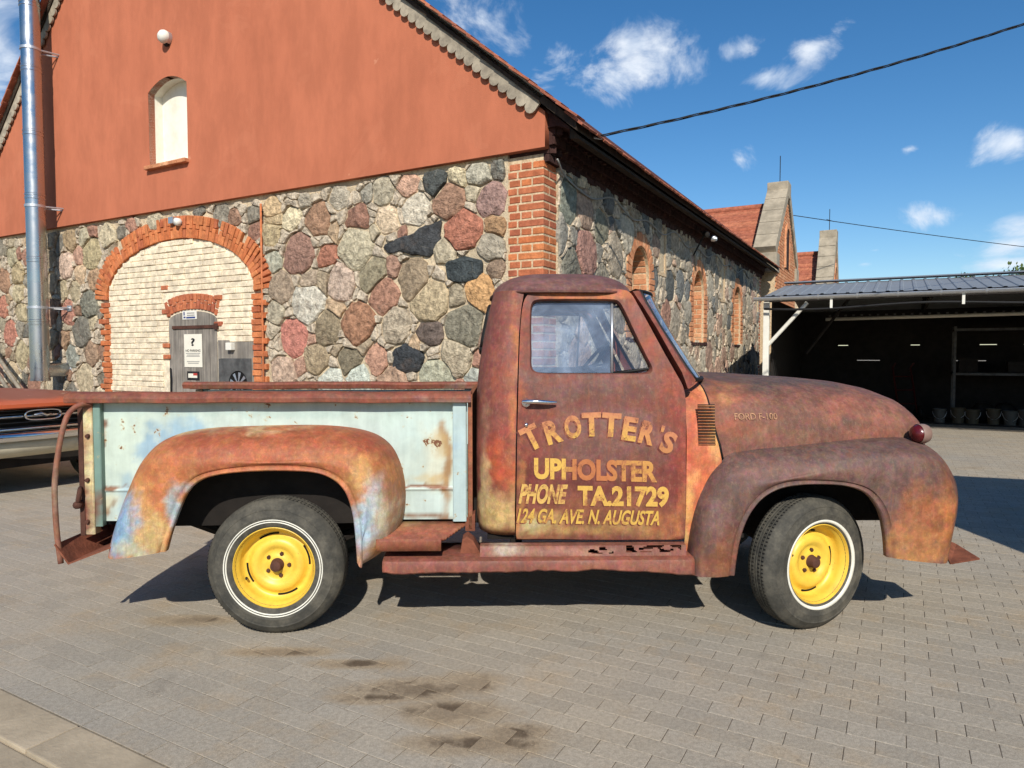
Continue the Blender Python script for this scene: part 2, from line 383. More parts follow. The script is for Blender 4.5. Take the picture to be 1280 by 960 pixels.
# ---------------------------------------------------------------- ground, paving
def clip_half(poly, nx, ny, c):
    out = []
    for i in range(len(poly)):
        a, b = poly[i], poly[(i+1) % len(poly)]
        da = nx*a[0]+ny*a[1]-c; db = nx*b[0]+ny*b[1]-c
        if da <= 0: out.append(a)
        if da*db < 0: t = da/(da-db); out.append((a[0]+(b[0]-a[0])*t, a[1]+(b[1]-a[1])*t))
    return out
def mat_paver(name, joints):
    k = NM(name); P = k.geo()
    mp = k.N.new('ShaderNodeMapping'); mp.vector_type = 'TEXTURE'; mp.inputs['Location'].default_value = CORNER; mp.inputs['Rotation'].default_value = (0, 0, -TH)
    k.L.new(P, mp.inputs['Vector']); Q = mp.outputs[0]
    n0 = k.noise(.55, 5, .65, vec=P); n1 = k.noise(2.6, 6, .7, vec=P); n2 = k.noise(55, 5, .7, vec=P); n3 = k.noise(220, 3, .7, vec=P)
    col = k.mix(k.rng(n0, .35, .68), lin((166, 158, 148)), lin((176, 164, 148)))
    if joints:
        bt = k.N.new('ShaderNodeTexBrick'); k.L.new(Q, bt.inputs['Vector']); bt.inputs['Scale'].default_value = 1
        bt.inputs['Brick Width'].default_value = .2; bt.inputs['Row Height'].default_value = .1; bt.inputs['Mortar Size'].default_value = .004
        bt.inputs['Color1'].default_value = (.85, .85, .85, 1); bt.inputs['Color2'].default_value = (1.08, 1.08, 1.08, 1); bt.inputs['Mortar'].default_value = (.55, .52, .48, 1)
        col = k.mix(1.0, col, bt.outputs['Color'], 'MULTIPLY')
    else:
        r = k.math('FRACT', k.math('ADD', k.info('Random'), k.geo('Random Per Island')))
        col = k.scale(col, k.rng(r, 0, 1, .93, 1.05))
    # sandy drift and old oil stains that lie on the paving
    col = k.mix(k.rng(n1, .48, .74, 0, .6), col, lin((176, 154, 126)))
    col = k.mix(k.rng(k.noise(1.1, 6, .75, .5, vec=P), .58, .75, 0, .35), col, lin((112, 105, 98)))
    def blob(px, py, rx, ry):
        rr = ray(px, py); kk = -CAMH/rr.z; c = rr*kk
        vs = k.N.new('ShaderNodeVectorMath'); vs.operation = 'SUBTRACT'; k.L.new(P, vs.inputs[0]); vs.inputs[1].default_value = (c.x, c.y, 0)
        vm = k.N.new('ShaderNodeVectorMath'); vm.operation = 'MULTIPLY'; k.L.new(vs.outputs[0], vm.inputs[0]); vm.inputs[1].default_value = (1/rx, 1/ry, 0)
        ln = k.N.new('ShaderNodeVectorMath'); ln.operation = 'LENGTH'; k.L.new(vm.outputs[0], ln.inputs[0])
        return k.math('SUBTRACT', 1, ln.outputs['Value'])
    m = None
    for b in [(520, 862, .26, .10), (590, 855, .12, .10), (470, 872, .16, .05), (645, 915, .14, .06), (560, 890, .22, .10), (450, 830, .2, .05), (600, 930, .25, .07), (350, 815, .22, .05), (235, 775, .22, .07)]:
        v = blob(*b); m = v if m is None else k.math('MAXIMUM', m, v)
    tan = k.rng(k.math('ADD', m, k.math('MULTIPLY', k.math('SUBTRACT', k.noise(4, 5, .65, vec=P), .5), 1.6)), -.55, .3, 0, .62)
    col = k.mix(tan, col, lin((166, 143, 112)))
    sp = k.math('ADD', k.math('MULTIPLY', m, .75), k.math('MULTIPLY', k.math('SUBTRACT', k.noise(9, 5, .6, .5, vec=P), .5), 1.7))
    st = k.rng(sp, .02, .60, 0, .62)
    if not joints:                                        # the oil soaked some blocks more than their neighbours
        st = k.math('MULTIPLY', st, k.rng(k.math('FRACT', k.math('MULTIPLY', r, 7.3)), .2, .75, .35, 1.25))
    col = k.mix(st, col, lin((70, 54, 42)))
    drops = k.rng(k.voro(2.6, vec=P), .025, .033, .75, 0); col = k.mix(k.math('MULTIPLY', drops, k.rng(n0, .45, .6)), col, lin((62, 58, 54)))
    col = k.scale(col, k.rng(n2, .3, .7, .84, 1.14)); col = k.scale(col, k.rng(n3, .35, .65, .86, 1.14)); col = k.mix(k.rng(k.noise(300, 2, .5, vec=P), .68, .74, 0, .6), col, lin((225, 215, 198)))
    rough = k.math('SUBTRACT', .9, k.math('MULTIPLY', st, .25))
    return k.fin(col, rough, 0, k.bump(k.math('ADD', n2, k.math('MULTIPLY', n3, .5)), .5, .004), .2)
MT['paver'] = mat_paver('paver', False); MT['ground'] = mat_paver('ground_paving', True)
MT['joint'] = plain('joint_sand', (92, 80, 68), .95, 0, .3, 12, .3)
gm = MB(); gm.grid([[(x, y, -.014) for x in (-300, -20, 20, 300)] for y in (-300, -5, 25, 300)])
ground = tag(gm.build('ground', MT['ground']), kind='structure')
PV0 = -4.80                                                # edge of the paved yard (local y)
def visible(p, pad=1.0):
    if p.y < 2.0 or p.y > 17: return False
    return abs(p.x) < .744*p.y+pad
pav_root = None
def paving():
    cells = []
    L_, W_ = .2, .1
    for j in range(int((17)/W_)):
        v = PV0+(j+.5)*W_
        for i in range(-70, 80):
            u = (i+.5+(.5 if j % 2 else 0))*L_
            if u < -.05 and v > .05: continue
            if -12.6 < u < .35 and v > -.02: continue
            p = loc2world(u, v, 0)
            if not visible(p): continue
            cells.append((p.y, u, v, p))
    cells.sort(key=lambda c: c[0])
    # the paving itself is a shallow bed of sand carrying every paver
    bed = MB(); q = [loc2world(-14, PV0, -.0024), loc2world(16, PV0, -.0024), loc2world(16, 12.4, -.0024), loc2world(-14, 12.4, -.0024)]
    bed.grid([[q[0], q[1]], [q[3], q[2]]])
    root = tag(bed.build('paving', MT['joint']), kind='structure')
    mb = MB(); g = .0014; b = .0016
    rnd = random.Random(5)
    me_pool = []
    def pv(u0, v0, w, h, top, tx, ty):
        lo = [(-w, -h), (w, -h), (w, h), (-w, h)]; hi = [(-w+b, -h+b), (w-b, -h+b), (w-b, h-b), (-w+b, h-b)]
        vs = [(a, c, -.010) for a, c in lo]+[(a, c, top-.0008+tx*a+ty*c) for a, c in lo]+[(a, c, top+tx*a+ty*c) for a, c in hi]
        fs = [(8, 9, 10, 11)]+[(i, (i+1) % 4, (i+1) % 4+4, i+4) for i in range(4)]+[(4+i, 4+(i+1) % 4, 8+(i+1) % 4, 8+i) for i in range(4)]
        return vs, fs
    for t in range(6):
        vs, fs = pv(0, 0, L_/2-g, W_/2-g, 0, rnd.uniform(-.003, .003), rnd.uniform(-.006, .006))
        me = bpy.data.meshes.new('paver'); me.from_pydata(vs, [], fs); me.materials.append(MT['paver']); me_pool.append(me)
    n = 0
    cth, sth = math.cos(-TH), math.sin(-TH)
    for d, u, v, p in cells:
        inframe = abs(p.x) < .744*p.y+.05 and p.y > 2.3
        if n < 300 and inframe:
            inst('paver', me_pool[rnd.randrange(6)], root, (p.x, p.y, rnd.uniform(-.0007, .0007)), (0, 0, -TH)); n += 1
        else:
            vs, fs = pv(0, 0, L_/2-g, W_/2-g, rnd.uniform(-.0007, .0007), rnd.uniform(-.003, .003), rnd.uniform(-.006, .006))
            mb.add([(p.x+a*cth-c*sth, p.y+a*sth+c*cth, z) for a, c, z in vs], fs)
    tag(mb.build('pavers', MT['paver'], root, recalc=False), kind='stuff')
paving()
def kerb():
    MT['concrete'] = plain('kerb_concrete', (176, 160, 138), .92, 0, .2, 3, .5, 50)
    MT['soil'] = plain('soil', (84, 70, 58), .98, 0, .35, 14, 1.0, 25)
    me = MB().box(-.497, .497, -.094, .094, -.1, .004).build('kerb_slab', MT['concrete'], bevel=.006)
    base = MB(); base.box(-12, 8, PV0-.2, PV0-.008, -.12, -.012)
    ed = base.build('kerb', MT['concrete']); ed.location = CORNER; ed.rotation_euler = (0, 0, -TH); tag(ed, kind='structure')
    me.parent = ed; me.location = (-.1, PV0-.102, 0)
    for i in range(-4, 4):
        if i: inst('kerb_slab', me.data, ed, (-.1+i*1.0, PV0-.102, 0))
    for i in range(-4, 4): inst('kerb_slab', me.data, ed, (.33+i*1.0, PV0-.298, -.012), (0, 0, .002))
    s = MB(); rows = []
    for j in range(14):
        rows.append([(-8+i*.25, PV0-.40-j*.12, -.02+.035*mnoise.noise((i*.7, j*.6, 1))) for i in range(60)])
    so = s.grid(rows).build('soil', MT['soil'], smooth=True); so.location = CORNER; so.rotation_euler = (0, 0, -TH); tag(so, kind='structure')
kerb()

# ---------------------------------------------------------------- stone-laying
def power_cells(seeds, box):
    a0, a1, z0, z1 = box; cells = []
    P = np.array([(s[0], s[1]) for s in seeds]); W = np.array([s[2]**2 for s in seeds])
    for i in range(len(seeds)):
        d = np.hypot(*(P-P[i]).T); poly = [(a0, z0), (a1, z0), (a1, z1), (a0, z1)]
        for j in np.argsort(d)[1:40]:
            if d[j] > 2.2 or not poly: break
            nx, ny = P[j]-P[i]; c = (P[j]@P[j]-P[i]@P[i]+W[i]-W[j])/2
            poly = clip_half(poly, nx, ny, c)
        cells.append(poly)
    return cells
def stone_mesh(poly, depth, rs, gap=.0025):
    P = np.array(poly, float)
    if len(P) < 3: return None
    c = P.mean(0); ar = .5*abs(np.dot(P[:, 0], np.roll(P[:, 1], 1))-np.dot(P[:, 1], np.roll(P[:, 0], 1)))
    if ar < .0012: return None
    size = math.sqrt(ar)
    # drop tiny edges, cut corners once
    Q = []
    for i in range(len(P)):
        a, b = P[i], P[(i+1) % len(P)]; l = np.linalg.norm(b-a)
        if l < .12*size: Q.append((a+b)/2); continue
        Q += [a*.89+b*.11, a*.5+b*.5, a*.11+b*.89] if l > .55*size else [a*.83+b*.17, a*.17+b*.83]
    Q = np.array(Q)
    for q in Q:                                           # one shared field bends the joints, so neighbours still fit
        a = mnoise.noise_vector((q[0]*4.2, q[1]*4.2, 3.1)); b = mnoise.noise_vector((q[0]*12, q[1]*12, 8.7)); s_ = min(1., size/.22); q += np.array((a.x*.045+b.x*.016, a.y*.045+b.y*.016))*s_
    c = Q.mean(0); D = Q-c; R = np.linalg.norm(D, axis=1)
    if R.min() < .008: return None
    j = 1+rs.uniform(-.07, .05, len(Q)); g = max(.55, 1-gap/R.mean())
    n = len(Q); vs = []
    tilt = rs.uniform(-.05, .05, 2)
    def ring(s, h, jit):
        for k in range(n):
            p = D[k]*s*j[k]*g
            vs.append((p[0], p[1], h+(tilt@p)+rs.uniform(-jit, jit)))
    ring(1.0, -.03, .0); ring(.992, depth*.50, .004); ring(.92, depth*.82, depth*.08); ring(.74, depth*1.0, depth*.12)
    fs = []
    for r in range(3):
        for k in range(n): fs.append((r*n+k, r*n+(k+1) % n, (r+1)*n+(k+1) % n, (r+1)*n+k))
    # split face: two or three broad facets, never a fan
    a = rs.randint(n); h = n//2+rs.randint(-1, 2)
    fs.append(tuple(3*n+(a+i) % n for i in range(h+1))); fs.append(tuple(3*n+(a+h+i) % n for i in range(n-h+1)))
    for i in range(h+1): x, y, z = vs[3*n+(a+i) % n]; vs[3*n+(a+i) % n] = (x, y, z)
    return c, vs, fs, size
PALETTE = [(165, 150, 125), (150, 132, 108), (172, 158, 138), (150, 116, 96), (170, 126, 104), (132, 124, 108), (182, 168, 142), (146, 108, 84), (118, 114, 108), (160, 110, 88), (176, 146, 112), (138, 130, 118)]
def lay_wall(parent, box, seeds, skip, n_auto, rmin, rmax, gapmap, palette, rs, chip_mat, maxn=298, depth=.05, specials=()):
    """seeds: (a, z, r, colour); skip(a, z) -> True inside brickwork; gapmap maps (a, z, out) to the wall's frame"""
    S_ = [(a, z, r, [v*g for v, g in zip(lin(c), (1.09, 1.06, .99))], True) for a, z, r, c in seeds]
    ghosts = []
    a0, a1, z0, z1 = box
    def inpoly(p, q):
        r = False
        for i in range(len(q)):
            x0, y0 = q[i]; x1, y1 = q[i-1]
            if (y0 > p[1]) != (y1 > p[1]) and p[0] < (x1-x0)*(p[1]-y0)/(y1-y0)+x0: r = not r
        return r
    sp = [q for q, _ in specials]
    st = .10
    for a in np.arange(a0-.1, a1+.2, st):
        for z in np.arange(z0-.1, z1+.2, st):
            if skip(a, z) or any(inpoly((a, z), q) for q in sp) or not (a0 <= a <= a1 and z0 <= z <= z1): ghosts.append((a, z, .02, None, False))
    S_ = [s for s in S_ if not skip(s[0], s[1])]
    pts = list(S_)
    for step in range(4):
        r_hi = rmax*(.75**step) if step < 3 else .055; r_lo = max(rmin*(.55**step), .03) if step < 3 else .022
        for t in range(n_auto if step < 3 else n_auto*2):
            a = rs.uniform(a0, a1); z = rs.uniform(z0, z1)
            r = r_lo+(r_hi-r_lo)*rs.uniform(0, 1)**1.3
            if skip(a, z) or any(inpoly((a, z), q) for q in sp): continue
            if any((a-p[0])**2+(z-p[1])**2 < ((.84 if step < 3 else .72)*(r+p[2]))**2 for p in pts): continue
            if any((a-g[0])**2+(z-g[1])**2 < (.55*r)**2 for g in ghosts if abs(a-g[0]) < .3): continue
            c = np.array(lin(palette[rs.randint(len(palette))]))*rs.uniform(.85, 1.2)*np.array((1.05, 1.03, .97))
            pts.append((a, z, r, list(c), True))
    allp = pts+ghosts
    cells = power_cells(allp, box)
    made = []
    for (a, z, r, c, ok), poly in zip(allp, cells):
        if not ok or len(poly) < 3: continue
        m = stone_mesh(poly, depth*rs.uniform(.7, 1.35), rs)
        if m: made.append((m, c))
    for q, c in specials:
        m = stone_mesh(q, depth*1.2, rs, gap=.004)
        if m: made.append((m, lin(c)))
    made.sort(key=lambda t: -t[0][3])
    chips = MB()
    for i, ((c, vs, fs, size), col) in enumerate(made):
        if i < maxn and size > .07:
            me = bpy.data.meshes.new('stone'); me.from_pydata([gapmap(v[0], v[1], v[2], True) for v in vs], [], fs)
            bm = bmesh.new(); bm.from_mesh(me); bmesh.ops.recalc_face_normals(bm, faces=bm.faces); bm.to_mesh(me); bm.free()
            me.polygons.foreach_set('use_smooth', [True]*len(me.polygons)); me.set_sharp_from_angle(angle=math.radians(24))
            me.materials.append(MT['stone']); o = inst('stone', me, parent, gapmap(c[0], c[1], 0, False)); o.color = (*col, 1)
        else:
            chips.add([gapmap(v[0]+c[0], v[1]+c[1], v[2], False) for v in vs], fs)
    if chips.v:
        o = chips.build('stone_chips', MT['stone'], parent, smooth=True, angle=25); o.color = (*lin((188, 170, 146)), 1); tag(o, kind='stuff')

# ---------------------------------------------------------------- the barn
barn = empty('stone_barn', CORNER, -TH)
tag(barn, 'long fieldstone barn with orange rendered gable and brick corner behind the pickup', 'building')
BM_ = {}
def brick_me(w, d, h, mat, bev=.006):
    key = (round(w, 3), round(d, 3), round(h, 3), mat)
    if key not in BM_:
        o = MB().box(-w/2, w/2, -d/2, d/2, -h/2, h/2)
        me = bpy.data.meshes.new('brick'); me.from_pydata(o.v, [], o.f); bm = bmesh.new(); bm.from_mesh(me)
        bmesh.ops.bevel(bm, geom=list(bm.edges), offset=bev, segments=1, affect='EDGES'); bmesh.ops.recalc_face_normals(bm, faces=bm.faces)
        bm.to_mesh(me); bm.free(); me.materials.append(MT[mat]); BM_[key] = me
    return BM_[key]
RB = random.Random(11)
def brick(parent, x, y, z, w, d, h, mat, rot=(0, 0, 0), j=.004):
    return inst('brick', brick_me(w, d, h, mat), parent, (x, y, z), (rot[0]+RB.uniform(-j, j)*2, rot[1]+RB.uniform(-j, j)*2, rot[2]+RB.uniform(-j, j)*2))
GL = -12.3                                                   # far end of the gable
PIER_W, PIER_D, STUCCO_Z = .43, .29, G(400, 234)[1]
STUCCO_Z = .5*(G(0, 300)[1]+G(683, 183)[1])
# openings on the gable
ax0, ax1 = G(141, 440)[0], G(323, 440)[0]; acx = (ax0+ax1)/2; aa = (ax1-ax0)/2
atop = G(232, 299)[1]; aspr = G(141, 372)[1]; ab = atop-aspr
def arch_z(x, da=0):
    t = (x-acx)/(aa+da)
    return -9 if abs(t) >= 1 else aspr+(ab+da)*math.sqrt(1-t*t)
def gable_skip(a, z):
    if a > -PIER_W+.03 or a < GL: return True
    if ax0-.20 < a < ax1+.20 and z < aspr: return True
    return abs((a-acx)/(aa+.32)) < 1 and z >= aspr-.02 and z < arch_z(a, .32)
def gable_map(a, z, o, rel): return (a, -o, z)
hz = [(40,265,38,(190,160,115)),(110,305,42,(205,190,155)),(35,350,45,(175,155,115)),(205,305,55,(150,110,80)),(345,310,52,(140,95,75)),(440,205,50,(165,155,135)),(280,220,45,(170,160,145)),(160,235,30,(165,155,140)),(385,205,28,(150,145,135)),(530,180,42,(185,140,115)),(625,165,42,(75,80,82)),(705,150,32,(200,185,150)),(785,135,42,(170,165,150)),(865,118,28,(120,120,115)),(560,260,55,(190,180,165)),(675,235,62,(150,110,85)),(835,235,60,(150,115,110)),(845,325,45,(160,120,75)),(730,345,68,(165,92,60)),(455,305,50,(205,180,150)),(135,430,72,(145,105,90)),(228,440,36,(160,95,65)),(40,460,40,(165,165,150)),(340,405,72,(175,165,140)),(415,440,26,(170,125,95)),(405,498,62,(140,130,105)),(545,520,70,(145,125,100)),(835,410,48,(155,145,130)),(855,480,35,(140,115,95)),(70,550,55,(150,130,110)),(170,525,42,(165,145,125)),(290,535,62,(185,160,145)),(440,585,66,(160,110,85)),(610,598,80,(175,155,120)),(790,570,66,(195,142,68)),(55,640,45,(165,155,135)),(165,610,70,(190,185,175)),(115,735,66,(178,100,82)),(238,700,58,(135,120,95)),(350,675,72,(155,105,70)),(485,690,66,(165,150,130)),(605,705,52,(105,90,85)),(735,690,78,(125,120,105)),(80,855,55,(180,150,130)),(195,815,52,(155,135,105)),(310,815,46,(120,110,90)),(415,815,50,(175,125,100)),(705,805,66,(175,160,135)),(625,830,28,(150,130,105)),(245,890,50,(180,185,180)),(355,890,50,(180,190,185)),(475,890,58,(170,135,110)),(630,895,80,(160,160,140)),(755,870,35,(165,170,165)),(640,510,26,(165,130,110))]
hl = [(60,225,40,(165,155,125)),(85,300,45,(170,150,110)),(25,325,45,(150,110,80)),(85,370,40,(175,160,125)),(20,430,45,(175,105,75)),(95,450,38,(170,155,120)),(50,535,50,(172,102,78)),(15,600,30,(150,138,118)),(100,620,50,(165,150,115)),(15,490,32,(150,140,120)),(275,265,52,(195,165,148)),(290,165,42,(160,135,100)),(375,215,62,(165,150,110)),(440,140,48,(185,170,140)),(345,150,36,(170,160,135)),(330,300,36,(190,160,125)),(390,320,46,(165,130,95)),(262,360,38,(165,150,120)),(312,365,36,(160,146,118)),(365,425,58,(120,120,110)),(280,445,48,(168,108,88)),(340,530,58,(115,112,105)),(380,490,30,(180,165,135)),(300,625,44,(140,145,140)),(380,620,48,(150,120,95)),(350,715,62,(178,162,132)),(270,560,34,(160,125,95)),(60,690,44,(170,150,120)),(215,560,40,(150,130,105)),(215,330,40,(150,132,108)),(1100,85,40,(176,152,112))]
gs = []
for zx, zy, rz, c in hz:
    a, z = G(330+zx/2.908, 170+zy/2.908); gs.append((a, z, rz/2.908*1.02*(7-a*.49)/860*1.06, c))
for zx, zy, rz, c in hl:
    a, z = G(zx/3.2, 250+zy/3.2); gs.append((a, z, rz/3.2*(7-a*.49)/860*1.06, c))
def zpoly(pts): return [G(330+x/2.908, 170+y/2.908) for x, y in pts]
spec = [(zpoly([(440,395),(520,365),(585,325),(655,300),(652,370),(640,420),(615,450),(560,436),(500,420),(460,430)]), (66,68,72)),
        (zpoly([(660,455),(700,445),(745,428),(805,462),(808,510),(750,538),(700,542),(662,520)]), (64,72,76)),
        (zpoly([(475,775),(530,748),(600,792),(585,852),(520,858),(474,855)]), (58,62,68))]
wall = MB().box(GL, -PIER_W+.02, -.015, .5, -.1, STUCCO_Z+.1).build('gable_wall', MT['mortar'], barn)
lay_wall(wall, (GL, -PIER_W+.0, .0, STUCCO_Z-.03), gs, gable_skip, 900, .11, .25, gable_map, PALETTE, np.random.RandomState(4), MT['mortar'], depth=.055, specials=spec)

# brick corner
def pier():
    core = MB(); core.box(-PIER_W, -.007, -.006, PIER_D, -.1, 3.46)
    c = core.build('brick_pier', MT['pale_joint'], barn)
    h = .083; n = int(3.46/h)
    for i in range(n):
        z = (i+.5)*h; hh = h-.017; m = 'brick' if RB.random() < .8 else 'brick_orange'
        ex = RB.uniform(0, .004)
        if i % 2:
            brick(c, -.15+ex, .055, z, .29, .135, hh, m); brick(c, -.369, .05, z, .115, .125, hh, m)
            brick(c, -.0675+ex, .212, z, .13, .155, hh, m)
        else:
            brick(c, -.065+ex, .13, z, .125, .285, hh, m); brick(c, -.20, .05, z, .115, .125, hh, m); brick(c, -.335, .05, z, .125, .125, hh, 'brick')
            if i % 4 == 0: brick(c, -.425, .06, z, .04, .12, hh, m)
pier()

# big blocked arch: brick ring, jambs and the cream brick infill
def big_arch():
    back = MB()
    pts = [(ax0-.0, -.1)]+[(acx+aa*math.cos(t), aspr+ab*math.sin(t)) for t in np.linspace(math.pi, 0, 40)]+[(ax1, -.1)]
    back.prism(pts, 'y', -.013, .06)
    inf = back.build('brick_infill', MT['brick_cream'], barn); inf.location.y = -.02
    dx0, dx1 = G(213, 430)[0], G(277, 430)[0]; dz1 = G(245, 362)[1]
    px0, px1 = G(277, 430)[0], G(331, 430)[0]; pz1 = G(300, 424)[1]
    h = .0805; vis = 0; hid = MB()
    for i in range(int(atop/h)):
        z = (i+.5)*h; x = ax0+(.0 if i % 2 else -.13)
        while x < ax1:
            w = .262 if RB.random() > .08 else .135
            xa, xb = max(x, ax0), min(x+w, ax1); x += w
            if xb-xa < .05: continue
            zz = z+h*.3
            while xa < xb and arch_z(xa+.005) < zz and xa < acx: xa += .02
            while xb > xa and arch_z(xb-.005) < zz and xb > acx: xb -= .02
            if xb-xa < .05 or z+h/2 > atop: continue
            mid = (xa+xb)/2
            if dx0 < mid < dx1 and z < dz1-.02:
                continue
            if px0-.02 < mid < px1 and z < pz1-.03: continue
            off = RB.uniform(-.012, .004)
            if z > .86 and vis < 299:
                brick(inf, mid, .02+off, z, xb-xa-.004, .09, h-.0065+RB.uniform(-.003, .001), 'brick_cream'); vis += 1
            else: hid.box(xa+.005, xb-.005, -.02, .03, z-h/2+.006, z+h/2-.006)
    tag(hid.build('low_bricks', MT['brick_cream'], inf), kind='stuff')
    # ring of voussoirs
    ring = MB(); o = [(acx+(aa+.34)*math.cos(t), aspr+(ab+.34)*math.sin(t)) for t in np.linspace(math.pi, 0, 50)]; inn = [(acx+(aa-.02)*math.cos(t), aspr+(ab-.02)*math.sin(t)) for t in np.linspace(0, math.pi, 50)]
    ring.grid([[(x, -.024, z) for x, z in o], [(x, -.024, z) for x, z in inn[::-1]]])
    rg = ring.build('brick_arch', MT['mortar'], barn)
    P = resample([(acx+(aa+.16)*math.cos(t), aspr+(ab+.16)*math.sin(t)) for t in np.linspace(math.pi*1.0, 0, 200)], 62)
    for k in range(len(P)):
        a = P[max(k-1, 0)]; b = P[min(k+1, len(P)-1)]; ang = math.atan2(b[1]-a[1], b[0]-a[0])
        ww = np.linalg.norm(P[1]-P[0])-.010
        nx, nz = -math.sin(ang), math.cos(ang)
        l1 = .19 if k % 2 else .13
        lo, hi = -.155, .165
        brick(rg, P[k][0]+nx*(lo+l1/2), -.020+RB.uniform(-.012, .006), P[k][1]+nz*(lo+l1/2), ww, .10, l1-.008, 'brick_orange', (0, -ang, 0))
        l2 = hi-lo-l1
        if RB.random() > .06: brick(rg, P[k][0]+nx*(hi-l2/2), -.018+RB.uniform(-.012, .006), P[k][1]+nz*(hi-l2/2), ww, .10, l2-.008, 'brick_orange', (0, -ang, 0))
    # jambs
    jbs = {-1: MB().box(ax0-.22, ax0, -.021, .05, -.1, aspr).build('brick_jamb', MT['mortar'], barn), 1: MB().box(ax1, ax1+.2, -.021, .05, -.1, aspr).build('brick_jamb', MT['mortar'], barn)}
    for i in range(int(aspr/.083)):
        z = (i+.5)*.083
        for sx, x in ((-1, ax0), (1, ax1)):
            w = .25 if i % 2 else .15
            if RB.random() < .2: w = .2
            brick(jbs[sx], x+sx*(w/2-.035+RB.uniform(-.02, .02)), -.012+RB.uniform(-.012, .006), z, w, .10, .083-.009, 'brick_orange')
    # door with its own little arch
    x0, x1 = G(215, 440)[0], G(275, 440)[0]; zt = G(245, 388)[1]; zs = G(217, 402)[1]; cx = (x0+x1)/2; hw = (x1-x0)/2
    def dtop(x): return zs+(zt-zs)*math.sqrt(max(0, 1-((x-cx)/hw)**2*.96))
    dr = MB(); dr.prism([(x0, -.02)]+[(x, dtop(x)-.004) for x in np.linspace(x0, x1, 16)]+[(x1, -.02)], 'y', -.004, .02)
    door = dr.build('door', MT['wood_dark'], barn); door.location.y = -.014
    n = 7; wv = (x1-x0)/n
    for i in range(n):
        a, b = x0+i*wv+.003, x0+(i+1)*wv-.003
        m = MB(); m.prism([(a, .02)]+[(x, dtop(x)-.012) for x in np.linspace(a, b, 4)]+[(b, .02)], 'y', -.026-RB.uniform(0, .005), -.005)
        m.build('plank', MT['wood_grey'], door)
    st = MB(); zz = G(245, 409)[1]; st.box(x0+.10, x1+.03, -.047, -.031, zz-.022, zz+.022); st.box(x1-.03, x1+.05, -.06, -.034, zz-.04, zz+.04)
    st.build('strap_hinge', MT['rust_dark'], door)
    st = MB(); st.tube([(x0+.05, -.05, G(220, 460)[1]), (x0+.07, -.06, G(220, 475)[1]), (x0+.05, -.05, G(220, 492)[1])], .012, 6); st.build('handle', MT['dark_metal'], door)
    lb = MB(); arcp = [(x, dtop(x)+.012) for x in np.linspace(x0-.02, x1+.02, 12)]
    lb.grid([[(x, -.002, z-.0) for x, z in arcp], [(x+(x-cx)*.12, -.002, z+.24) for x, z in arcp]])
    li = lb.build('door_arch', MT['pale_joint'], barn)
    nb = 15
    for k in range(nb):
        x = x0-.02+(k+.5)*(x1-x0+.04)/nb; t = (x-cx)/hw; lean = t*.30
        z = dtop(min(max(x, x0), x1))
        l1 = .13 if k % 2 else .09
        brick(li, x+math.sin(lean)*(.01+l1/2), -.012, z+.012+l1/2, (x1-x0+.04)/nb-.012, .09, l1-.008, 'brick', (0, lean, 0))
        l2 = .225-l1; brick(li, x+math.sin(lean)*(.02+l1+l2/2), -.010, z+.012+l1+l2/2, (x1-x0+.04)/nb-.012, .09, l2-.008, 'brick', (0, lean, 0))
    for (x, z) in [(x0-.06, G(212, 360)[1]), (x0-.05, G(210, 432)[1]), (x0-.04, G(210, 446)[1]), (x0-.05, G(210, 390)[1]), (x1+.05, G(277, 372)[1]), (x1+.04, G(277, 405)[1])]:
        brick(li, x, -.02, z, .15, .09, .062, 'brick')
    # board with extractor fan beside the door
    bx0, bx1 = x1+.015, G(331, 430)[0]; bz = G(300, 425)[1]
    bd = MB().box(bx0, bx1, -.03, .0, .0, bz).build('vent_board', MT['wood_grey'], barn); bd.location.y = -.014
    fx0, fx1 = G(278, 460)[0], G(318, 460)[0]; fz1 = G(300, 448)[1]; fz0 = fz1-(fx1-fx0)*1.02; fcx = (fx0+fx1)/2+.06; fcz = (fz0+fz1)/2-.03
    fr = MB(); R_ = .19
    sq = resample([(fx0, fz0), (fx1, fz0), (fx1, fz1), (fx0, fz1)], 32, True)
    ci = [(fcx+R_*math.cos(a), fcz+R_*math.sin(a)) for a in [math.atan2(p[1]-fcz, p[0]-fcx) for p in sq]]
    fr.grid([[(x, -.042, z) for x, z in sq], [(x, -.042, z) for x, z in ci], [(x, -.032, z) for x, z in ci]], closed_u=True)
    fr.grid([[(x, -.031, z) for x, z in sq], [(x, -.042, z) for x, z in sq]], closed_u=True)
    fp = fr.build('fan_plate', MT['fan_plate'], bd)
    bl = MB(); bl.lathe([(.0, -.0325), (R_, -.0325)], 24, 'y', (fcx, 0, fcz)); bl.build('fan_hole', MT['black'], bd)
    fb = MB()
    for k in range(9):
        t = k*2*math.pi/9
        pp = [(fcx+math.cos(t+d)*r, -.037+o, fcz+math.sin(t+d)*r) for r, d, o in ((.04, -.12, 0), (.17, -.13, .002), (.17, .13, -.002), (.04, .2, 0))]
        fb.add(pp, [(0, 1, 2, 3)])
    fb.lathe([(0, -.044), (.05, -.044), (.055, -.036)], 16, 'y', (fcx, 0, fcz)); fb.build('fan_blades', MT['galv'], bd)
    lx, lz = G(294, 433); MB().box(lx-.055, lx+.055, -.10, -.031, lz-.05, lz+.05).build('bulkhead_lamp', MT['white_paint'], bd, bevel=.01)
    return x0, x1
DX0, DX1 = big_arch()

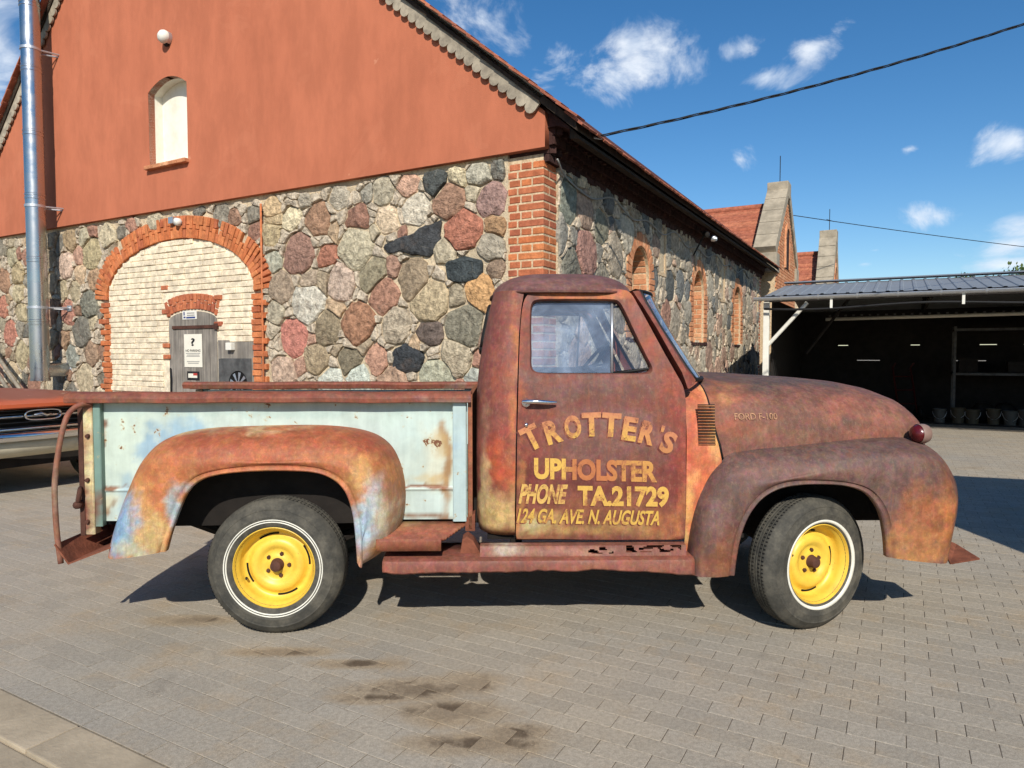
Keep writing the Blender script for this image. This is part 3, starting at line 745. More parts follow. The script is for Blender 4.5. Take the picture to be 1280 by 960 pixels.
# flat lettering
def text_mesh(s, bold=0., shear=0., extr=0.):
    cu = bpy.data.curves.new('t', 'FONT'); cu.body = s; cu.offset = bold; cu.shear = shear; cu.fill_mode = 'FRONT' if extr == 0 else 'BOTH'; cu.extrude = extr; cu.resolution_u = 4
    ob = bpy.data.objects.new('t', cu); COL.objects.link(ob); dg = bpy.context.evaluated_depsgraph_get(); dg.update()
    me = bpy.data.meshes.new_from_object(ob.evaluated_get(dg)); bpy.data.objects.remove(ob); bpy.data.curves.remove(cu)
    V = np.array([v.co[:] for v in me.vertices]); Fa = [tuple(p.vertices) for p in me.polygons]; bpy.data.meshes.remove(me)
    return V, Fa
def door_signs():
    MT['paper'] = plain('paper', (236, 232, 220), .8, 0, .06, 4, 0); MT['ink'] = plain('ink', (40, 40, 44), .8, 0, .1, 4, 0); MT['ink_blue'] = plain('ink_blue', (52, 72, 140), .7, 0, .1, 4, 0); MT['ink_grey'] = plain('ink_grey', (160, 158, 156), .8, 0, .1, 4, 0); MT['ink_red'] = plain('ink_red', (190, 60, 50), .7, 0, .1, 4, 0)
    def plate(name, px0, py0, px1, py1, mat, label, yb=-.0475):
        x0, z1 = G(px0, py0); x1, z0 = G(px1, py1)
        e = empty(name, loc2world((x0+x1)/2, yb, z0), -TH); tag(e, label, 'sign')
        w = (x1-x0)/2; m = MB().box(-w, w, -.004, 0, 0, z1-z0); p = m.build('board', MT[mat], e); return e, w, z1-z0
    def put(e, s, cx, cz, w, h, mat, bold=0):
        V, Fa = text_mesh(s, bold); lo, hi = V.min(0), V.max(0)
        m = MB(); m.add([(cx-w/2+(v[0]-lo[0])/(hi[0]-lo[0])*w, -.0055, cz-h/2+(v[1]-lo[1])/(hi[1]-lo[1])*h) for v in V], Fa); m.build('lettering', MT[mat], e, recalc=False)
    e, w, h = plate('door_sign', 232, 389, 250, 399, 'white_paint', 'small white and blue plate at the top of the grey door')
    put(e, 'i', -w*.75, h*.68, .03, h*.42, 'ink_blue', .03); put(e, 'i', -w*.7, h*.24, .05, h*.2, 'ink_blue', .06)
    for q in (.75, .5): m = MB().box(-w*.35, w*.7, -.0055, -.0045, h*q-.012, h*q+.004); m.build('print_line', MT['ink_grey'], e)
    MB().box(-w*.45, w*.8, -.0055, -.0045, h*.2-.012, h*.2+.012).build('print_line', MT['ink_blue'], e)
    e, w, h = plate('parking_notice', 234, 418, 257, 459, 'paper', 'white no parking notice with a black symbol on the grey door')
    put(e, '?', 0, h*.76, w*.45, h*.24, 'ink', .03); put(e, 'NO PARKING', 0, h*.50, w*1.66, h*.075, 'ink', .02)
    for q, ww in ((.42, .8), (.37, .7), (.33, .75), (.17, .7), (.12, .6)): MB().box(-w*ww, w*ww, -.0055, -.0045, h*q-.006, h*q+.005).build('print_line', MT['ink_grey'], e)
    e, w, h = plate('door_sticker', 238, 464, 253, 475, 'ink', 'small black and white sticker low on the grey door')
    MB().box(-w*.8, w*.7, -.0055, -.0045, h*.25, h*.75).build('print_patch', MT['paper'], e); MB().box(w*.05, w*.72, -.0062, -.0056, h*.52, h*.8).build('print_patch', MT['ink_red'], e)
door_signs()

# rendered upper gable with the blind arched window
RX = -6.35
zr0 = G(690, 130)[1]; RZ = zr0+.84*abs(RX)
LSL = (RZ-G(0, 200)[1])/(RX-G(0, 200)[0])
def rake(x): return zr0-.84*x if x > RX else RZ-(RX-x)*LSL
def curve_plate(name, outer, holes, y0, thick, mat, parent):
    cu = bpy.data.curves.new(name, 'CURVE'); cu.dimensions = '2D'; cu.fill_mode = 'BOTH'; cu.extrude = thick/2
    for loop in [outer]+holes:
        sp = cu.splines.new('POLY'); sp.points.add(len(loop)-1); sp.use_cyclic_u = True
        for i, (x, z) in enumerate(loop): sp.points[i].co = (x, z, 0, 1)
    ob = bpy.data.objects.new(name, cu); COL.objects.link(ob); dg = bpy.context.evaluated_depsgraph_get(); dg.update()
    me = bpy.data.meshes.new_from_object(ob.evaluated_get(dg)); bpy.data.objects.remove(ob)
    for v in me.vertices: v.co = (v.co.x, y0+v.co.z, v.co.y)
    me.materials.clear(); me.materials.append(MT[mat]); o = bpy.data.objects.new(name, me); COL.objects.link(o); o.parent = parent; return o
def upper_gable():
    n0, nb = G(187, 208, -.09); n1, _ = G(235, 199, -.09); zt = G(211, 95, -.09)[1]; zsp = G(187, 116, -.09)[1]; cx = (n0+n1)/2; hw = (n1-n0)/2
    nb = (nb+G(235, 199, -.09)[1])/2
    arc = [(cx+hw*t, zsp+(zt-zsp)*(1-t*t)) for t in np.linspace(1, -1, 14)]
    hole = [(n0, nb), (n1, nb)]+arc
    xl = RX-(RZ-.05-STUCCO_Z)/LSL
    outer = [(.05, STUCCO_Z), (.05, rake(.05)-.05), (RX, RZ-.05), (xl, STUCCO_Z)]
    g = curve_plate('rendered_gable', outer, [hole], -.04, .10, 'stucco', barn)
    MB().prism([(xl+.3, STUCCO_Z+.06), (-.02, STUCCO_Z+.06), (-.02, rake(0)-.1), (RX, RZ-.2)], 'y', .19, .4).build('gable_core', MT['whitewash'], barn)
    w = MB(); w.prism([(n0-.05, nb-.02), (n1+.05, nb-.02), (n1+.05, zt+.05), (n0-.05, zt+.05)], 'y', .13, .18)
    loop = hole+[hole[0]]
    w.grid([[(x, -.086, z) for x, z in loop], [(x, .131, z) for x, z in loop]])
    bw = w.build('blind_window', MT['whitewash'], barn)
    n = 5
    for i in range(n):
        ww = (n1-n0+.06)/n; brick(bw, n0-.03+(i+.5)*ww, -.055, nb-.03, ww-.008, .22, .055, 'brick_pale')
upper_gable()

# roof, barge boards, eaves
EAVE_W = .42
def roof():
    s = MB(); z_e = rake(EAVE_W)
    sec = [(EAVE_W, z_e+.0), (RX, RZ), (GL-.4, rake(GL-.4)), (GL-.4, rake(GL-.4)+.10), (RX, RZ+.12), (EAVE_W, z_e+.09)]
    s.prism(sec, 'y', -.16, 12.55); r = s.build('roof', MT['wood_dark'], barn)
    for xa, xb in ((EAVE_W, RX), (GL-.4, RX)): MB().add([(xa, -.15, rake(xa)+.105), (xb, -.15, rake(xb)+.135), (xb, 12.54, rake(xb)+.135), (xa, 12.54, rake(xa)+.105)], [(0, 1, 2, 3)]).build('tile_field', MT['tile_dark'], r)
    # rake tiles, seen from below at the verge
    def tiles(xa, xb, n):
        for i in range(n):
            x = xa+(xb-xa)*(i+.5)/n; sl = math.atan2(rake(xb)-rake(xa), xb-xa); L_ = abs(xb-xa)/n/math.cos(sl)*1.25
            key = ('rt', round(L_, 2))
            if key not in BM_: BM_[key] = MB().box(-L_/2, L_/2, -.09, .09, -.011, .011).build('roof_tile', MT['tile'], None, bevel=.004).data; bpy.data.objects.remove([o for o in bpy.data.objects if o.data == BM_[key]][0])
            inst('roof_tile', BM_[key], r, (x, -.155+RB.uniform(-.012, .006), rake(x)+.13), (0, -sl-math.copysign(.05, sl)*-1+RB.uniform(-.02, .02), 0))
    tiles(RX, EAVE_W+.02, 40); tiles(GL-.4, RX, 38)
    # eaves tiles along the side wall
    n = 68; sl = math.atan(-.84)
    BM_['et'] = MB().box(-.12, .12, -.086, .086, -.011, .011).build('x', MT['tile'], None, bevel=.004).data; bpy.data.objects.remove([o for o in bpy.data.objects if o.data == BM_['et']][0])
    for i in range(n):
        y = -.10+i*12.6/n; inst('roof_tile', BM_['et'], r, (EAVE_W-.02, y, rake(EAVE_W)+.11+RB.uniform(-.006, .006)), (RB.uniform(-.02, .02), -sl, RB.uniform(-.03, .03)))
    # scalloped barge boards
    for side in (0, 1):
        if side == 0: x0, x1, yb = .03, RX, 0
        else: x0, x1, yb = GL-.3, RX, 0
        sl = math.atan2(rake(x1)-rake(x0), x1-x0); Ln = math.hypot(x1-x0, rake(x1)-rake(x0)); d = np.array([math.cos(sl), math.sin(sl)]); nn = np.array([-d[1], d[0]])
        if nn[1] > 0: nn = -nn
        org = np.array([x0, rake(x0)+.02]); pitch = .135; ns = int(Ln/pitch)
        low = []
        for i in range(ns):
            for k in range(7):
                a = math.pi*k/6; low.append(org+d*(i*pitch+pitch/2-math.cos(a)*pitch/2)+nn*(.10+.065*math.sin(a)))
        top = [org+d*(ns*pitch)-nn*.05, org-nn*.05]
        pl = [tuple(p) for p in low]+[tuple(p) for p in top]
        curve_plate('barge_board', pl, [], -.125, .028, 'wood_board', barn)
        m = MB(); q = [org-nn*.02, org+d*Ln-nn*.02, org+d*Ln-nn*.075, org-nn*.075]; m.prism([tuple(p) for p in q], 'y', -.160, -.09); m.build('verge_batten', MT['wood_board'], barn)
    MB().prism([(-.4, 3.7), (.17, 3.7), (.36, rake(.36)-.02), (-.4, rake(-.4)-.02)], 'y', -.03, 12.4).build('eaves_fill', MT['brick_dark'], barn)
    sf = MB(); z0 = rake(EAVE_W); sf.prism([(.30, rake(.30)-.02), (EAVE_W-.02, z0-.02), (EAVE_W-.02, z0-.05), (.30, z0-.03)], 'y', -.05, 12.45); sf.build('eaves_board', MT['wood_dark'], barn)
roof()

# side wall with its cornice, windows and niches
SIDE_L = 12.35
W3 = []
for (l, r, t, b) in [((780, 300), (816, 300), (797, 283), (873, 428)), ((860, 345), (883, 345), (871, 323), (873, 428)), ((912, 370), (928, 370), (920, 350), (920, 433))]:
    W3.append(((S(*l)[0]+S(*r)[0])/2, S(*t)[1], S(*b)[1]))
W3 = [(c, 3.12, 1.66) for c, _, _ in W3]
NICHES = [(S(826, 300)[0], 2.62, 3.36), (S(902, 350)[0], 2.5, 3.36), (S(945, 370)[0], 2.45, 3.36)]
HWO, HWI, DEP = .58, .36, .22
def win_out(c, v, z, zt, zb, hw):
    return abs(v-c) < hw and zb < z < (zt-hw*1.1)+hw*1.1*math.sqrt(max(0, 1-((v-c)/hw)**2))
def side_skip(a, z):
    if a < PIER_D-.03 or a > SIDE_L-.3: return True
    for c, zt, zb in W3:
        if win_out(c, a, z, zt, zb-.03, HWO-.01): return True
    for c, z0, z1 in NICHES:
        if abs(a-c) < .19 and z0-.02 < z < z1: return True
    return False
def side():
    # wall body around the openings: built as blocks so that reveals stay open
    w = MB(); cuts = sorted([(c-HWI-.08, c+HWI+.08, zb, zt) for c, zt, zb in W3])
    y = PIER_D; ztop = 3.46
    for a, b, zb, zt in cuts:
        w.box(-.45, .014, y, a, -.1, ztop); w.box(-.45, .014, a, b, -.1, zb)
        n = 10; hw = (b-a)/2; c = (a+b)/2; zi = zt-.12; zs = zi-hw*1.1
        for k in range(n):
            t0, t1 = a+(b-a)*k/n, a+(b-a)*(k+1)/n; m = (t0+t1)/2; zz = zs+hw*1.1*math.sqrt(max(0, 1-((m-c)/hw)**2)); w.box(-.45, .014, t0, t1, zz, ztop)
        y = b
    w.box(-.45, .014, y, SIDE_L, -.1, ztop)
    sw = w.build('side_wall', MT['mortar'], barn)
    pal = [(172, 162, 146), (158, 146, 130), (178, 162, 142), (172, 136, 118), (138, 134, 128), (186, 172, 150), (164, 148, 128), (150, 142, 130), (178, 146, 124), (110, 112, 114)]
    lay_wall(sw, (PIER_D, SIDE_L-.3, .55, 3.44), [(1.0, 2.6, .30, (160, 112, 100)), (.62, 2.35, .26, (120, 118, 108)), (.55, 3.1, .24, (128, 134, 124)), (1.45, 2.95, .22, (130, 128, 112)), (1.5, 2.3, .24, (140, 132, 118)), (4.3, 2.5, .25, (92, 96, 98)), (4.1, 2.05, .24, (158, 112, 92)), (4.6, 1.95, .3, (162, 150, 134))],
             side_skip, 1000, .14, .30, lambda a, z, o, rel: (o, a, z), pal, np.random.RandomState(9), MT['mortar'], depth=.042)
    # far brick quoin
    q = MB().box(-.2, .004, SIDE_L-.3, SIDE_L, -.1, ztop).build('far_quoin', MT['pale_joint'], barn)
    for i in range(41):
        d = .28 if i % 2 else .2; brick(q, -.05, SIDE_L-d/2, (i+.5)*.083, .13, d-.01, .07, 'brick')
    # windows
    for c, zt, zb in W3:
        e = MB(); hw = HWI; zi = zt-.20; zs = zi-hw*1.1
        prof = [(c-hw, zb)]+[(c-hw*math.cos(t), zs+hw*1.1*math.sin(t)) for t in np.linspace(0, math.pi, 14)]+[(c+hw, zb)]
        outp = [(c-HWO, zb)]+[(c-HWO*math.cos(t), zs+(zt-zs)*math.sin(t)) for t in np.linspace(0, math.pi, 14)]+[(c+HWO, zb)]
        e.grid([[(.024, a, z) for a, z in outp], [(.024, a, z) for a, z in prof], [(-DEP, a, z) for a, z in prof]])
        e.grid([[(-.03, a, z) for a, z in outp], [(.024, a, z) for a, z in outp]])
        win = e.build('window', MT['pale_joint'], barn)
        pane = MB(); pane.prism(prof, 'x', -DEP-.03, -DEP+.0); 
        pane.build('pane', MT['black'], win); MB().box(-DEP, -DEP+.03, c-hw, c-hw+.16, zb, zs+.1).build('shutter_board', MT['wood_board'], win)
        nrow = int((zs-zb)/.083)
        for i in range(nrow):
            z = zb+(i+.5)*(zs-zb)/nrow; hh = (zs-zb)/nrow-.012; ww = HWO-hw
            for s in (-1, 1):
                tooth = .03 if i % 2 else 0
                brick(win, .014, c+s*(hw+ww/2+tooth/2), z, .05, ww-.006+tooth, hh, 'brick_pale')
                if s > 0:
                    if i % 2: brick(win, -DEP/2, c+s*(hw+.018), z, DEP-.03, .05, hh, 'brick_pale')
                    else:
                        brick(win, -DEP*.24, c+s*(hw+.018), z, DEP*.42, .05, hh, 'brick_pale'); brick(win, -DEP*.73, c+s*(hw+.018), z, DEP*.45, .05, hh, 'brick_pale')
        nv = 15
        for k in range(nv):
            t = math.pi*(k+.5)/nv; a = c-(HWO+hw)/2*math.cos(t); z = zs+((zt-zs)+(zi-zs))/2*math.sin(t)
            tx, tz = (HWO+hw)/2*math.sin(t), ((zt-zs)+(zi-zs))/2*math.cos(t); ang = math.atan2(tz, tx); ln = math.hypot(tx, tz)*math.pi/nv
            brick(win, .014, a, z, .05, ln-.010, .19, 'brick_pale', (ang, 0, 0))
        for k in range(7):
            t = math.pi*(.52+.46*k/6); a = c-hw*math.cos(t); z = zs+hw*1.1*math.sin(t); ang = math.atan2(math.cos(t)*1.1, math.sin(t))
            brick(win, -DEP/2, a+.015*-math.cos(t), z+.015*math.sin(t), DEP-.03, .075, .05, 'brick_pale', (ang, 0, 0))
        nsill = 8
        for k in range(nsill): brick(win, -.06, c-HWO+(k+.5)*2*HWO/nsill, zb-.03, .22, 2*HWO/nsill-.012, .055, 'brick_dark')
    for c, z0, z1 in NICHES:
        m = MB(); m.box(.0, .030, c-.20, c-.13, z0, z1); m.box(.0, .030, c+.13, c+.20, z0, z1); m.box(.0, .030, c-.13, c+.13, z0, z0+.05); m.box(.0, .010, c-.13, c+.13, z0+.05, z1)
        m.build('plaster_panel', MT['pale_joint'], barn)
    # corbelled cornice
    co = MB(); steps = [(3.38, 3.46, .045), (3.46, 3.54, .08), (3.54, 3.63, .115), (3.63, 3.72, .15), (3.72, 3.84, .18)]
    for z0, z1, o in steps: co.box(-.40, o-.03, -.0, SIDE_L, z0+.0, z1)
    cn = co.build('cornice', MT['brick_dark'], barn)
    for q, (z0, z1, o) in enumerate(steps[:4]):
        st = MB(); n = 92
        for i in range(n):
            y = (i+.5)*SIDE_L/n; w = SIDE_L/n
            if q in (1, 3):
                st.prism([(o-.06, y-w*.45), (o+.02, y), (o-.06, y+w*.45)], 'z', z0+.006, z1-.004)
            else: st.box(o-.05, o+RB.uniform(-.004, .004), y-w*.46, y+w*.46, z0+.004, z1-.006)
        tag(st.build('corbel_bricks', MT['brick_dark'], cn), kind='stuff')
side()
# ================================================================ things on and around the barn
def barn_thing(name, label, cat, x, y, z=0, rz=0, group=None):
    e = empty(name, loc2world(x, y, z), -TH+rz); return tag(e, label, cat, group)
# stainless flue in front of the gable
def flue():
    off = .42; x, _ = G(44, 250, -off); zb = G(47, 476, -off)[1]; e = barn_thing('flue_pipe', 'tall stainless steel flue pipe standing off the orange gable', 'flue pipe', x, -off)
    R_ = .135; z = zb; k = 0
    while z < 9.2:
        h = .98; m = MB(); m.lathe([(R_, 0), (R_, h-.10), (R_+.008, h-.095), (R_+.008, h-.075), (R_, h-.07), (R_, h-.045), (R_+.008, h-.04), (R_+.008, h-.02), (R_, h-.012), (R_, h)], 40, 'z', (0, 0, z))
        m.build('pipe_section', MT['steel'], e, smooth=True, angle=35); z += h; k += 1
    m = MB(); m.lathe([(0, zb+.001), (R_, zb+.001), (R_+.006, zb+.004), (R_+.006, zb+.03), (R_, zb+.034)], 40, 'z'); m.build('bottom_cap', MT['steel'], e, smooth=True, angle=35)
    for py in (68, 262, 386, -120):
        zz = G(60, py, -.2)[1]
        m = MB(); m.lathe([(R_+.001, zz-.022), (R_+.012, zz-.02), (R_+.012, zz+.02), (R_+.001, zz+.022)], 40, 'z')
        m.tube([(R_*.75, R_*.6, zz), (.17, off-.04, zz+.01)], .014, 6); m.tube([(-R_*.75, R_*.6, zz), (.15, off-.06, zz-.02)], .012, 6); m.box(.12, .24, off-.055, off-.035, zz-.04, zz+.05)
        m.build('bracket', MT['galv'], e)
    zt = G(75, 462, -.1)[1]; m = MB(); m.tube([(0, R_*.6, zt), (.02, off+.03, zt)], .115, 20); m.build('wall_stub', MT['steel'], e, smooth=True, angle=40)
    m = MB(); m.lathe([(.116, -.02), (.16, -.018), (.16, .01), (.116, .012)], 24, 'y', (.02, off-.02, zt)); m.build('stub_collar', MT['galv'], e, smooth=True, angle=40)
flue()
def wall_lamp():
    x, z = G(205, 46, -.16); e = barn_thing('wall_lamp', 'round bulkhead lamp high on the orange gable above the blind window', 'lamp', x, -.09, z)
    m = MB(); m.lathe([(.085, -.001), (.088, -.03), (.08, -.06)], 24, 'y'); m.build('base', MT['galv'], e, smooth=True, angle=40)
    m = MB(); m.lathe([(0, -.15), (.04, -.145), (.075, -.12), (.09, -.085), (.088, -.055)], 24, 'y'); m.build('globe', MT['white_paint'], e, smooth=True)
    m = MB(); m.tube([(.0, -.0, -.06), (0, -.05, -.10)], .03, 8); m.build('gland', MT['dark_metal'], e)
wall_lamp()
def arch_lamp():
    x, z = G(218, 276, -.12); e = barn_thing('floodlight', 'small floodlight fixed at the crown of the big brick arch', 'floodlight', x, -.03, z)
    m = MB(); m.box(-.13, -.03, -.10, -.03, -.03, .06); m.build('box', MT['galv'], e, bevel=.008)
    m = MB(); m.lathe([(0, -.13), (.05, -.12), (.055, -.06), (.03, -.03)], 14, 'y', (.06, 0, -.02)); m.build('head', MT['white_paint'], e, smooth=True)
    m = MB(); m.tube([(0, 0, -.06), (.0, -.07, -.03)], .012, 6); m.build('arm', MT['dark_metal'], e)
arch_lamp()
def rod():
    x, z0 = G(331, 482, -.05); zt = G(327, 255, -.05)[1]; e = barn_thing('conductor_rod', 'thin rusty iron rod running up beside the blocked arch', 'rod', x, -.07)
    MB().tube([(0, 0, 0), (0, 0, zt)], .014, 8).build('rod', MT['brick_orange'], e, smooth=True)
    for z in (.9, 1.9, zt-.1): MB().box(-.02, .02, .0, .07, z-.01, z+.01).build('clip', MT['dark_metal'], e)
    x2, z2 = G(62, 420, -.03)
rod()
# poles leaning at the far left of the wall
def poles():
    for k, (p, q, lab) in enumerate([((2, 455), (42, 492), 'upper pale pole leaning at the foot of the far left wall'), ((-6, 462), (30, 500), 'lower pale pole leaning at the foot of the far left wall')]):
        a = G(*p, -.25); b = G(*q, -.7); o = MB().tube([(a[0]-.6, -.2, a[1]+.42), (b[0], -.7, b[1]-.25), (b[0]+.55, -.95, .03)], .03, 8).build('leaning_pole', MT['wood_board'], None, smooth=True)
        o.location = CORNER; o.rotation_euler = (0, 0, -TH); tag(o, lab, 'pole', 'poles leaning on the wall')
poles()
# floodlight pair under the eaves, cable along the wall, overhead lines
def side_bits():
    v, z = S(885, 297, .32); e = barn_thing('twin_floodlight', 'pair of small floodlights hanging under the eaves of the side wall', 'floodlight', .20, v, z)
    for s in (-1, 1):
        m = MB(); m.lathe([(.055, 0), (.05, -.04), (.03, -.08), (.0, -.085)], 16, 'y'); o = m.build('head', MT['dark_metal'] if s < 0 else MT['galv'], e, smooth=True, angle=40); o.location = (.14, s*.22, .02); o.rotation_euler = (.3, 0, s*.5+1.0)
    m = MB(); m.tube([(0, 0, .12), (.05, 0, .04), (.12, -.2, .04)], .014, 6); m.tube([(.05, 0, .04), (.12, .2, .04)], .014, 6); m.tube([(.05, 0, .04), (-.12, 0, -.28)], .014, 6); m.build('arm', MT['dark_metal'], e)
    P = [(.12, .05, 3.40)]
    for i in range(9):
        y0 = .4+i*1.35; P += [(.06, y0, 3.30+.05*(i % 2)), (.06, y0+.7, 3.22)]
    m = MB(); m.tube([tuple(p) for p in spline(P, 5)], .010, 6); o = m.build('wall_cable', MT['cable_grey'], None, smooth=True); o.location = CORNER; o.rotation_euler = (0, 0, -TH); tag(o, 'grey cable sagging along the side wall under the cornice', 'cable')
    # overhead service cable
    s = loc2world(.40, S(740, 172, .40)[0], S(740, 172, .40)[1]); d1 = ray(1280, 29); E_ = Vector((12.2, 8.1, 0)); r = ray(640+860*E_.x/E_.y, -150)
    E_ = Vector((r.x, r.y, r.z))*(8.1/r.y)+Vector((0, 0, CAMH))
    def course(E_):
        q = []
        for t in np.linspace(0, 1, 60):
            p = s.lerp(E_, t); p.z -= .62*4*t*(1-t)*.62; q.append(p)
        return q
    tgt = ray(1280, 29); slope_ = tgt.z/tgt.y                  # lift the far end until the line crosses the frame edge at the right height
    for _ in range(30):
        pts = course(E_)
        q = min(pts, key=lambda p: abs(p.x/p.y-tgt.x/tgt.y)); E_.z += ((slope_*q.y+CAMH)-q.z)*1.2
    e = empty('service_cable', s); tag(e, 'twisted black overhead cable rising from the barn eaves to the right', 'cable')
    for ph in (0, 2.1, 4.2):
        q = [];
        for i in range(0, 60*8):
            t = i/(60*8-1); k = t*59; a = pts[min(int(k), 58)].lerp(pts[min(int(k), 58)+1], k-min(int(k), 58)); an = t*62+ph
            q.append(tuple(a-s+Vector((0, math.cos(an)*.010, math.sin(an)*.010))))
        MB().tube(q, .0062, 5).build('strand', MT['cable'] if ph == 2.1 else MT['cable'], e, smooth=True)
    m = MB(); m.tube([(-.10, -.02, .05), (-.03, -.02, -.01), (.02, 0, 0), (.10, 0, -.01)], .013, 6); m.build('hook', MT['galv'], e, smooth=True)
    pole((E_.x+.15, E_.y, 0), E_.z+.5, 'wooden pole carrying the twisted overhead cable, outside the picture')
    a = loc2world(.1, 17.2, 0); r0 = ray(984, 268); a = Vector((r0.x, r0.y, r0.z))*(a.y/r0.y)+Vector((0, 0, CAMH)); r1 = ray(1720, 345); b = r1*(30/r1.y)+Vector((0, 0, CAMH))
    P = []
    for t in np.linspace(0, 1, 30): p = a.lerp(b, t); p.z -= 1.2*t*(1-t); P.append(tuple(p))
    o = MB().tube(P, .012, 6).build('thin_wire', MT['cable'], None, smooth=True); tag(o, 'thin black wire sagging from the brick gable to the right', 'cable')
    pole((b.x, b.y+.1, 0), b.z+.4, 'wooden pole far behind the shed holding the thin wire')
def pole(loc, h, lab):
    e = empty('utility_pole', loc); tag(e, lab, 'pole'); MB().tube([(0, 0, 0), (0, 0, h)], [.13, .09], 12).build('post', MT['wood_dark'], e, smooth=True); MB().tube([(-.05, -.12, h-.3), (.1, -.2, h-.3)], .03, 8).build('insulator', MT['white_paint'], e)
side_bits()

# ---------------------------------------------------------------- open shed
MT['shed_roof'] = plain('shed_roof_steel', (136, 141, 150), .5, .0, .08, 2, .0)
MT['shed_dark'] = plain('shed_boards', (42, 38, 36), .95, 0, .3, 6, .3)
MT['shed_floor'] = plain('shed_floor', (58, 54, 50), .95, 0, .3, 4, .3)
MT['bucket'] = plain('bucket_plastic', (88, 87, 83), .6, 0, .1, 6, .0)  # both bucket plastics darkened, the shed's shade put into their colour
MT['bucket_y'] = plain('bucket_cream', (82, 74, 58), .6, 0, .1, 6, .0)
def shed():
    _p = world2loc(ray(955, 376)*(12.5/ray(955, 376).y)+Vector((0, 0, CAMH))); X0, Y0 = _p[0], _p[1]; Z0 = 2.46; X1 = X0+14; RUN = 2.75; ZR = 2.93; Y1 = Y0+5.5
    e = barn_thing('open_shed', 'long open-fronted shed with grey corrugated steel roof and dark interior', 'shed', X0, Y0)
    Lx = X1-X0
    # corrugated front slope: ribs
    def slope(ya, za, yb, zb):
        n = int(Lx/.20); xs = []
        prof = [];
        for i in range(n):
            x = i*.20; prof += [(x, 0), (x+.13, 0), (x+.145, .014), (x+.185, .014), (x+.20, 0)]
        rows = [[(x, ya, za+h) for x, h in prof], [(x, yb, zb+h) for x, h in prof]]; m = MB(); m.grid(rows); m.grid([[(x, ya, za-.02) for x, h in prof], [(x, yb, zb-.02) for x, h in prof]]); return m
    slope(-.05, Z0+.03, RUN, ZR).build('roof_sheet', MT['shed_roof'], e); slope(RUN, ZR, 5.5, Z0+.03).build('roof_sheet', MT['shed_roof'], e)
    m = MB(); m.prism([(RUN-.18, ZR+.035), (RUN, ZR+.075), (RUN+.18, ZR+.035)], 'x', -.03, Lx); m.build('ridge_cap', MT['shed_roof'], e)
    # gutter with joints
    gp = [(-.15+.055*math.cos(a), Z0-.005+.055*math.sin(a)) for a in np.linspace(math.pi, 2*math.pi, 10)]; gi = [(-.15+.048*math.cos(a), Z0+.003+.048*math.sin(a)) for a in np.linspace(2*math.pi, math.pi, 10)]
    m = MB(); m.prism(gp+gi, 'x', -.15, Lx); m.build('gutter', MT['galv'], e, smooth=True, angle=40)
    for i in range(24): MB().prism([(y*1.0-.0, z-.006) for y, z in gp]+[(-.09, Z0+.012), (-.21, Z0+.012)], 'x', .3+i*.6, .33+i*.6).build('gutter_clip', MT['galv'], e)
    # dark hanging pipe under the gutter and its clips
    m = MB(); P = [(.02+x, -.10, Z0-.20-.03*math.sin(x*1.9)) for x in np.linspace(0, Lx-.1, 60)]; m.tube(P, .020, 8); m.build('hanging_cable', MT['cable'], e, smooth=True)
    for i in range(7): MB().box(1.1+i*1.9, 1.14+i*1.9, -.145, -.125, Z0-.22, Z0-.06).build('hanger', MT['white_paint'], e)
    # posts, braces, trusses
    for i, x in enumerate((.04, 4.7, 9.4, 13.9)):
        if i in (0,): MB().box(x-.05, x+.05, .0, .10, 0, Z0-.07).build('post', MT['white_paint'], e, bevel=.01)
        elif i == 3: MB().box(x-.05, x+.05, .0, .10, 0, Z0-.07).build('post', MT['dark_metal'], e, bevel=.01)
    m = MB(); m.tube([(.06, .04, Z0-.86), (.72, .04, Z0-.10)], .034, 8); m.build('brace', MT['white_paint'], e)
    m = MB(); m.tube([(.50, 2.0, Z0-1.0), (1.35, 2.0, Z0+.2)], .03, 8); m.build('brace', MT['dark_metal'], e)
    m = MB(); m.box(0, Lx, .02, .12, Z0-.07, Z0+.0); m.build('eaves_beam', MT['dark_metal'], e)
    for i, (y, z) in enumerate(((1.0, Z0+.12), (1.9, Z0+.27), (RUN, ZR-.08), (3.7, Z0+.25))):
        MB().box(0, Lx, y-.04, y+.04, z-.05, z+.02).build('purlin', MT['dark_metal'], e)
    for x in (2.6, 6.9, 11.2):
        m = MB(); m.tube([(x, .1, Z0-.05), (x, RUN, ZR-.1)], .035, 6); m.tube([(x, RUN, ZR-.1), (x, 5.4, Z0-.05)], .035, 6); m.tube([(x, .1, Z0-.06), (x, 5.4, Z0-.06)], .03, 6); m.tube([(x, 1.4, Z0-.05), (x, RUN, ZR-.1)], .025, 6); m.build('truss', MT['dark_metal'], e)
    # back wall of boards with gaps that let daylight through
    BZ = [0, .42, .46, .86, .90, 1.30, 1.311, 1.66, 1.671, 1.98, 2.02, 2.32, 2.46]
    for i in range(0, len(BZ)-1):
        z0, z1 = BZ[i], BZ[i+1]
        if i % 2 == 0: 
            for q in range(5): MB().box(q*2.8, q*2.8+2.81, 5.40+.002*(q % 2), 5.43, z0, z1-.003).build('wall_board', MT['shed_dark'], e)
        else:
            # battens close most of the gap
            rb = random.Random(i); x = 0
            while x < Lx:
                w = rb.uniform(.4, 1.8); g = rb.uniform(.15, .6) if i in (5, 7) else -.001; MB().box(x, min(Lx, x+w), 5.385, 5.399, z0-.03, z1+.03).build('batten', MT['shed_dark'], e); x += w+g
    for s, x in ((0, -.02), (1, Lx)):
        m = MB(); m.box(x, x+.03, 1.0 if s == 0 else .1, 5.4, 0, Z0+.05); m.build('end_wall', MT['shed_dark'], e)
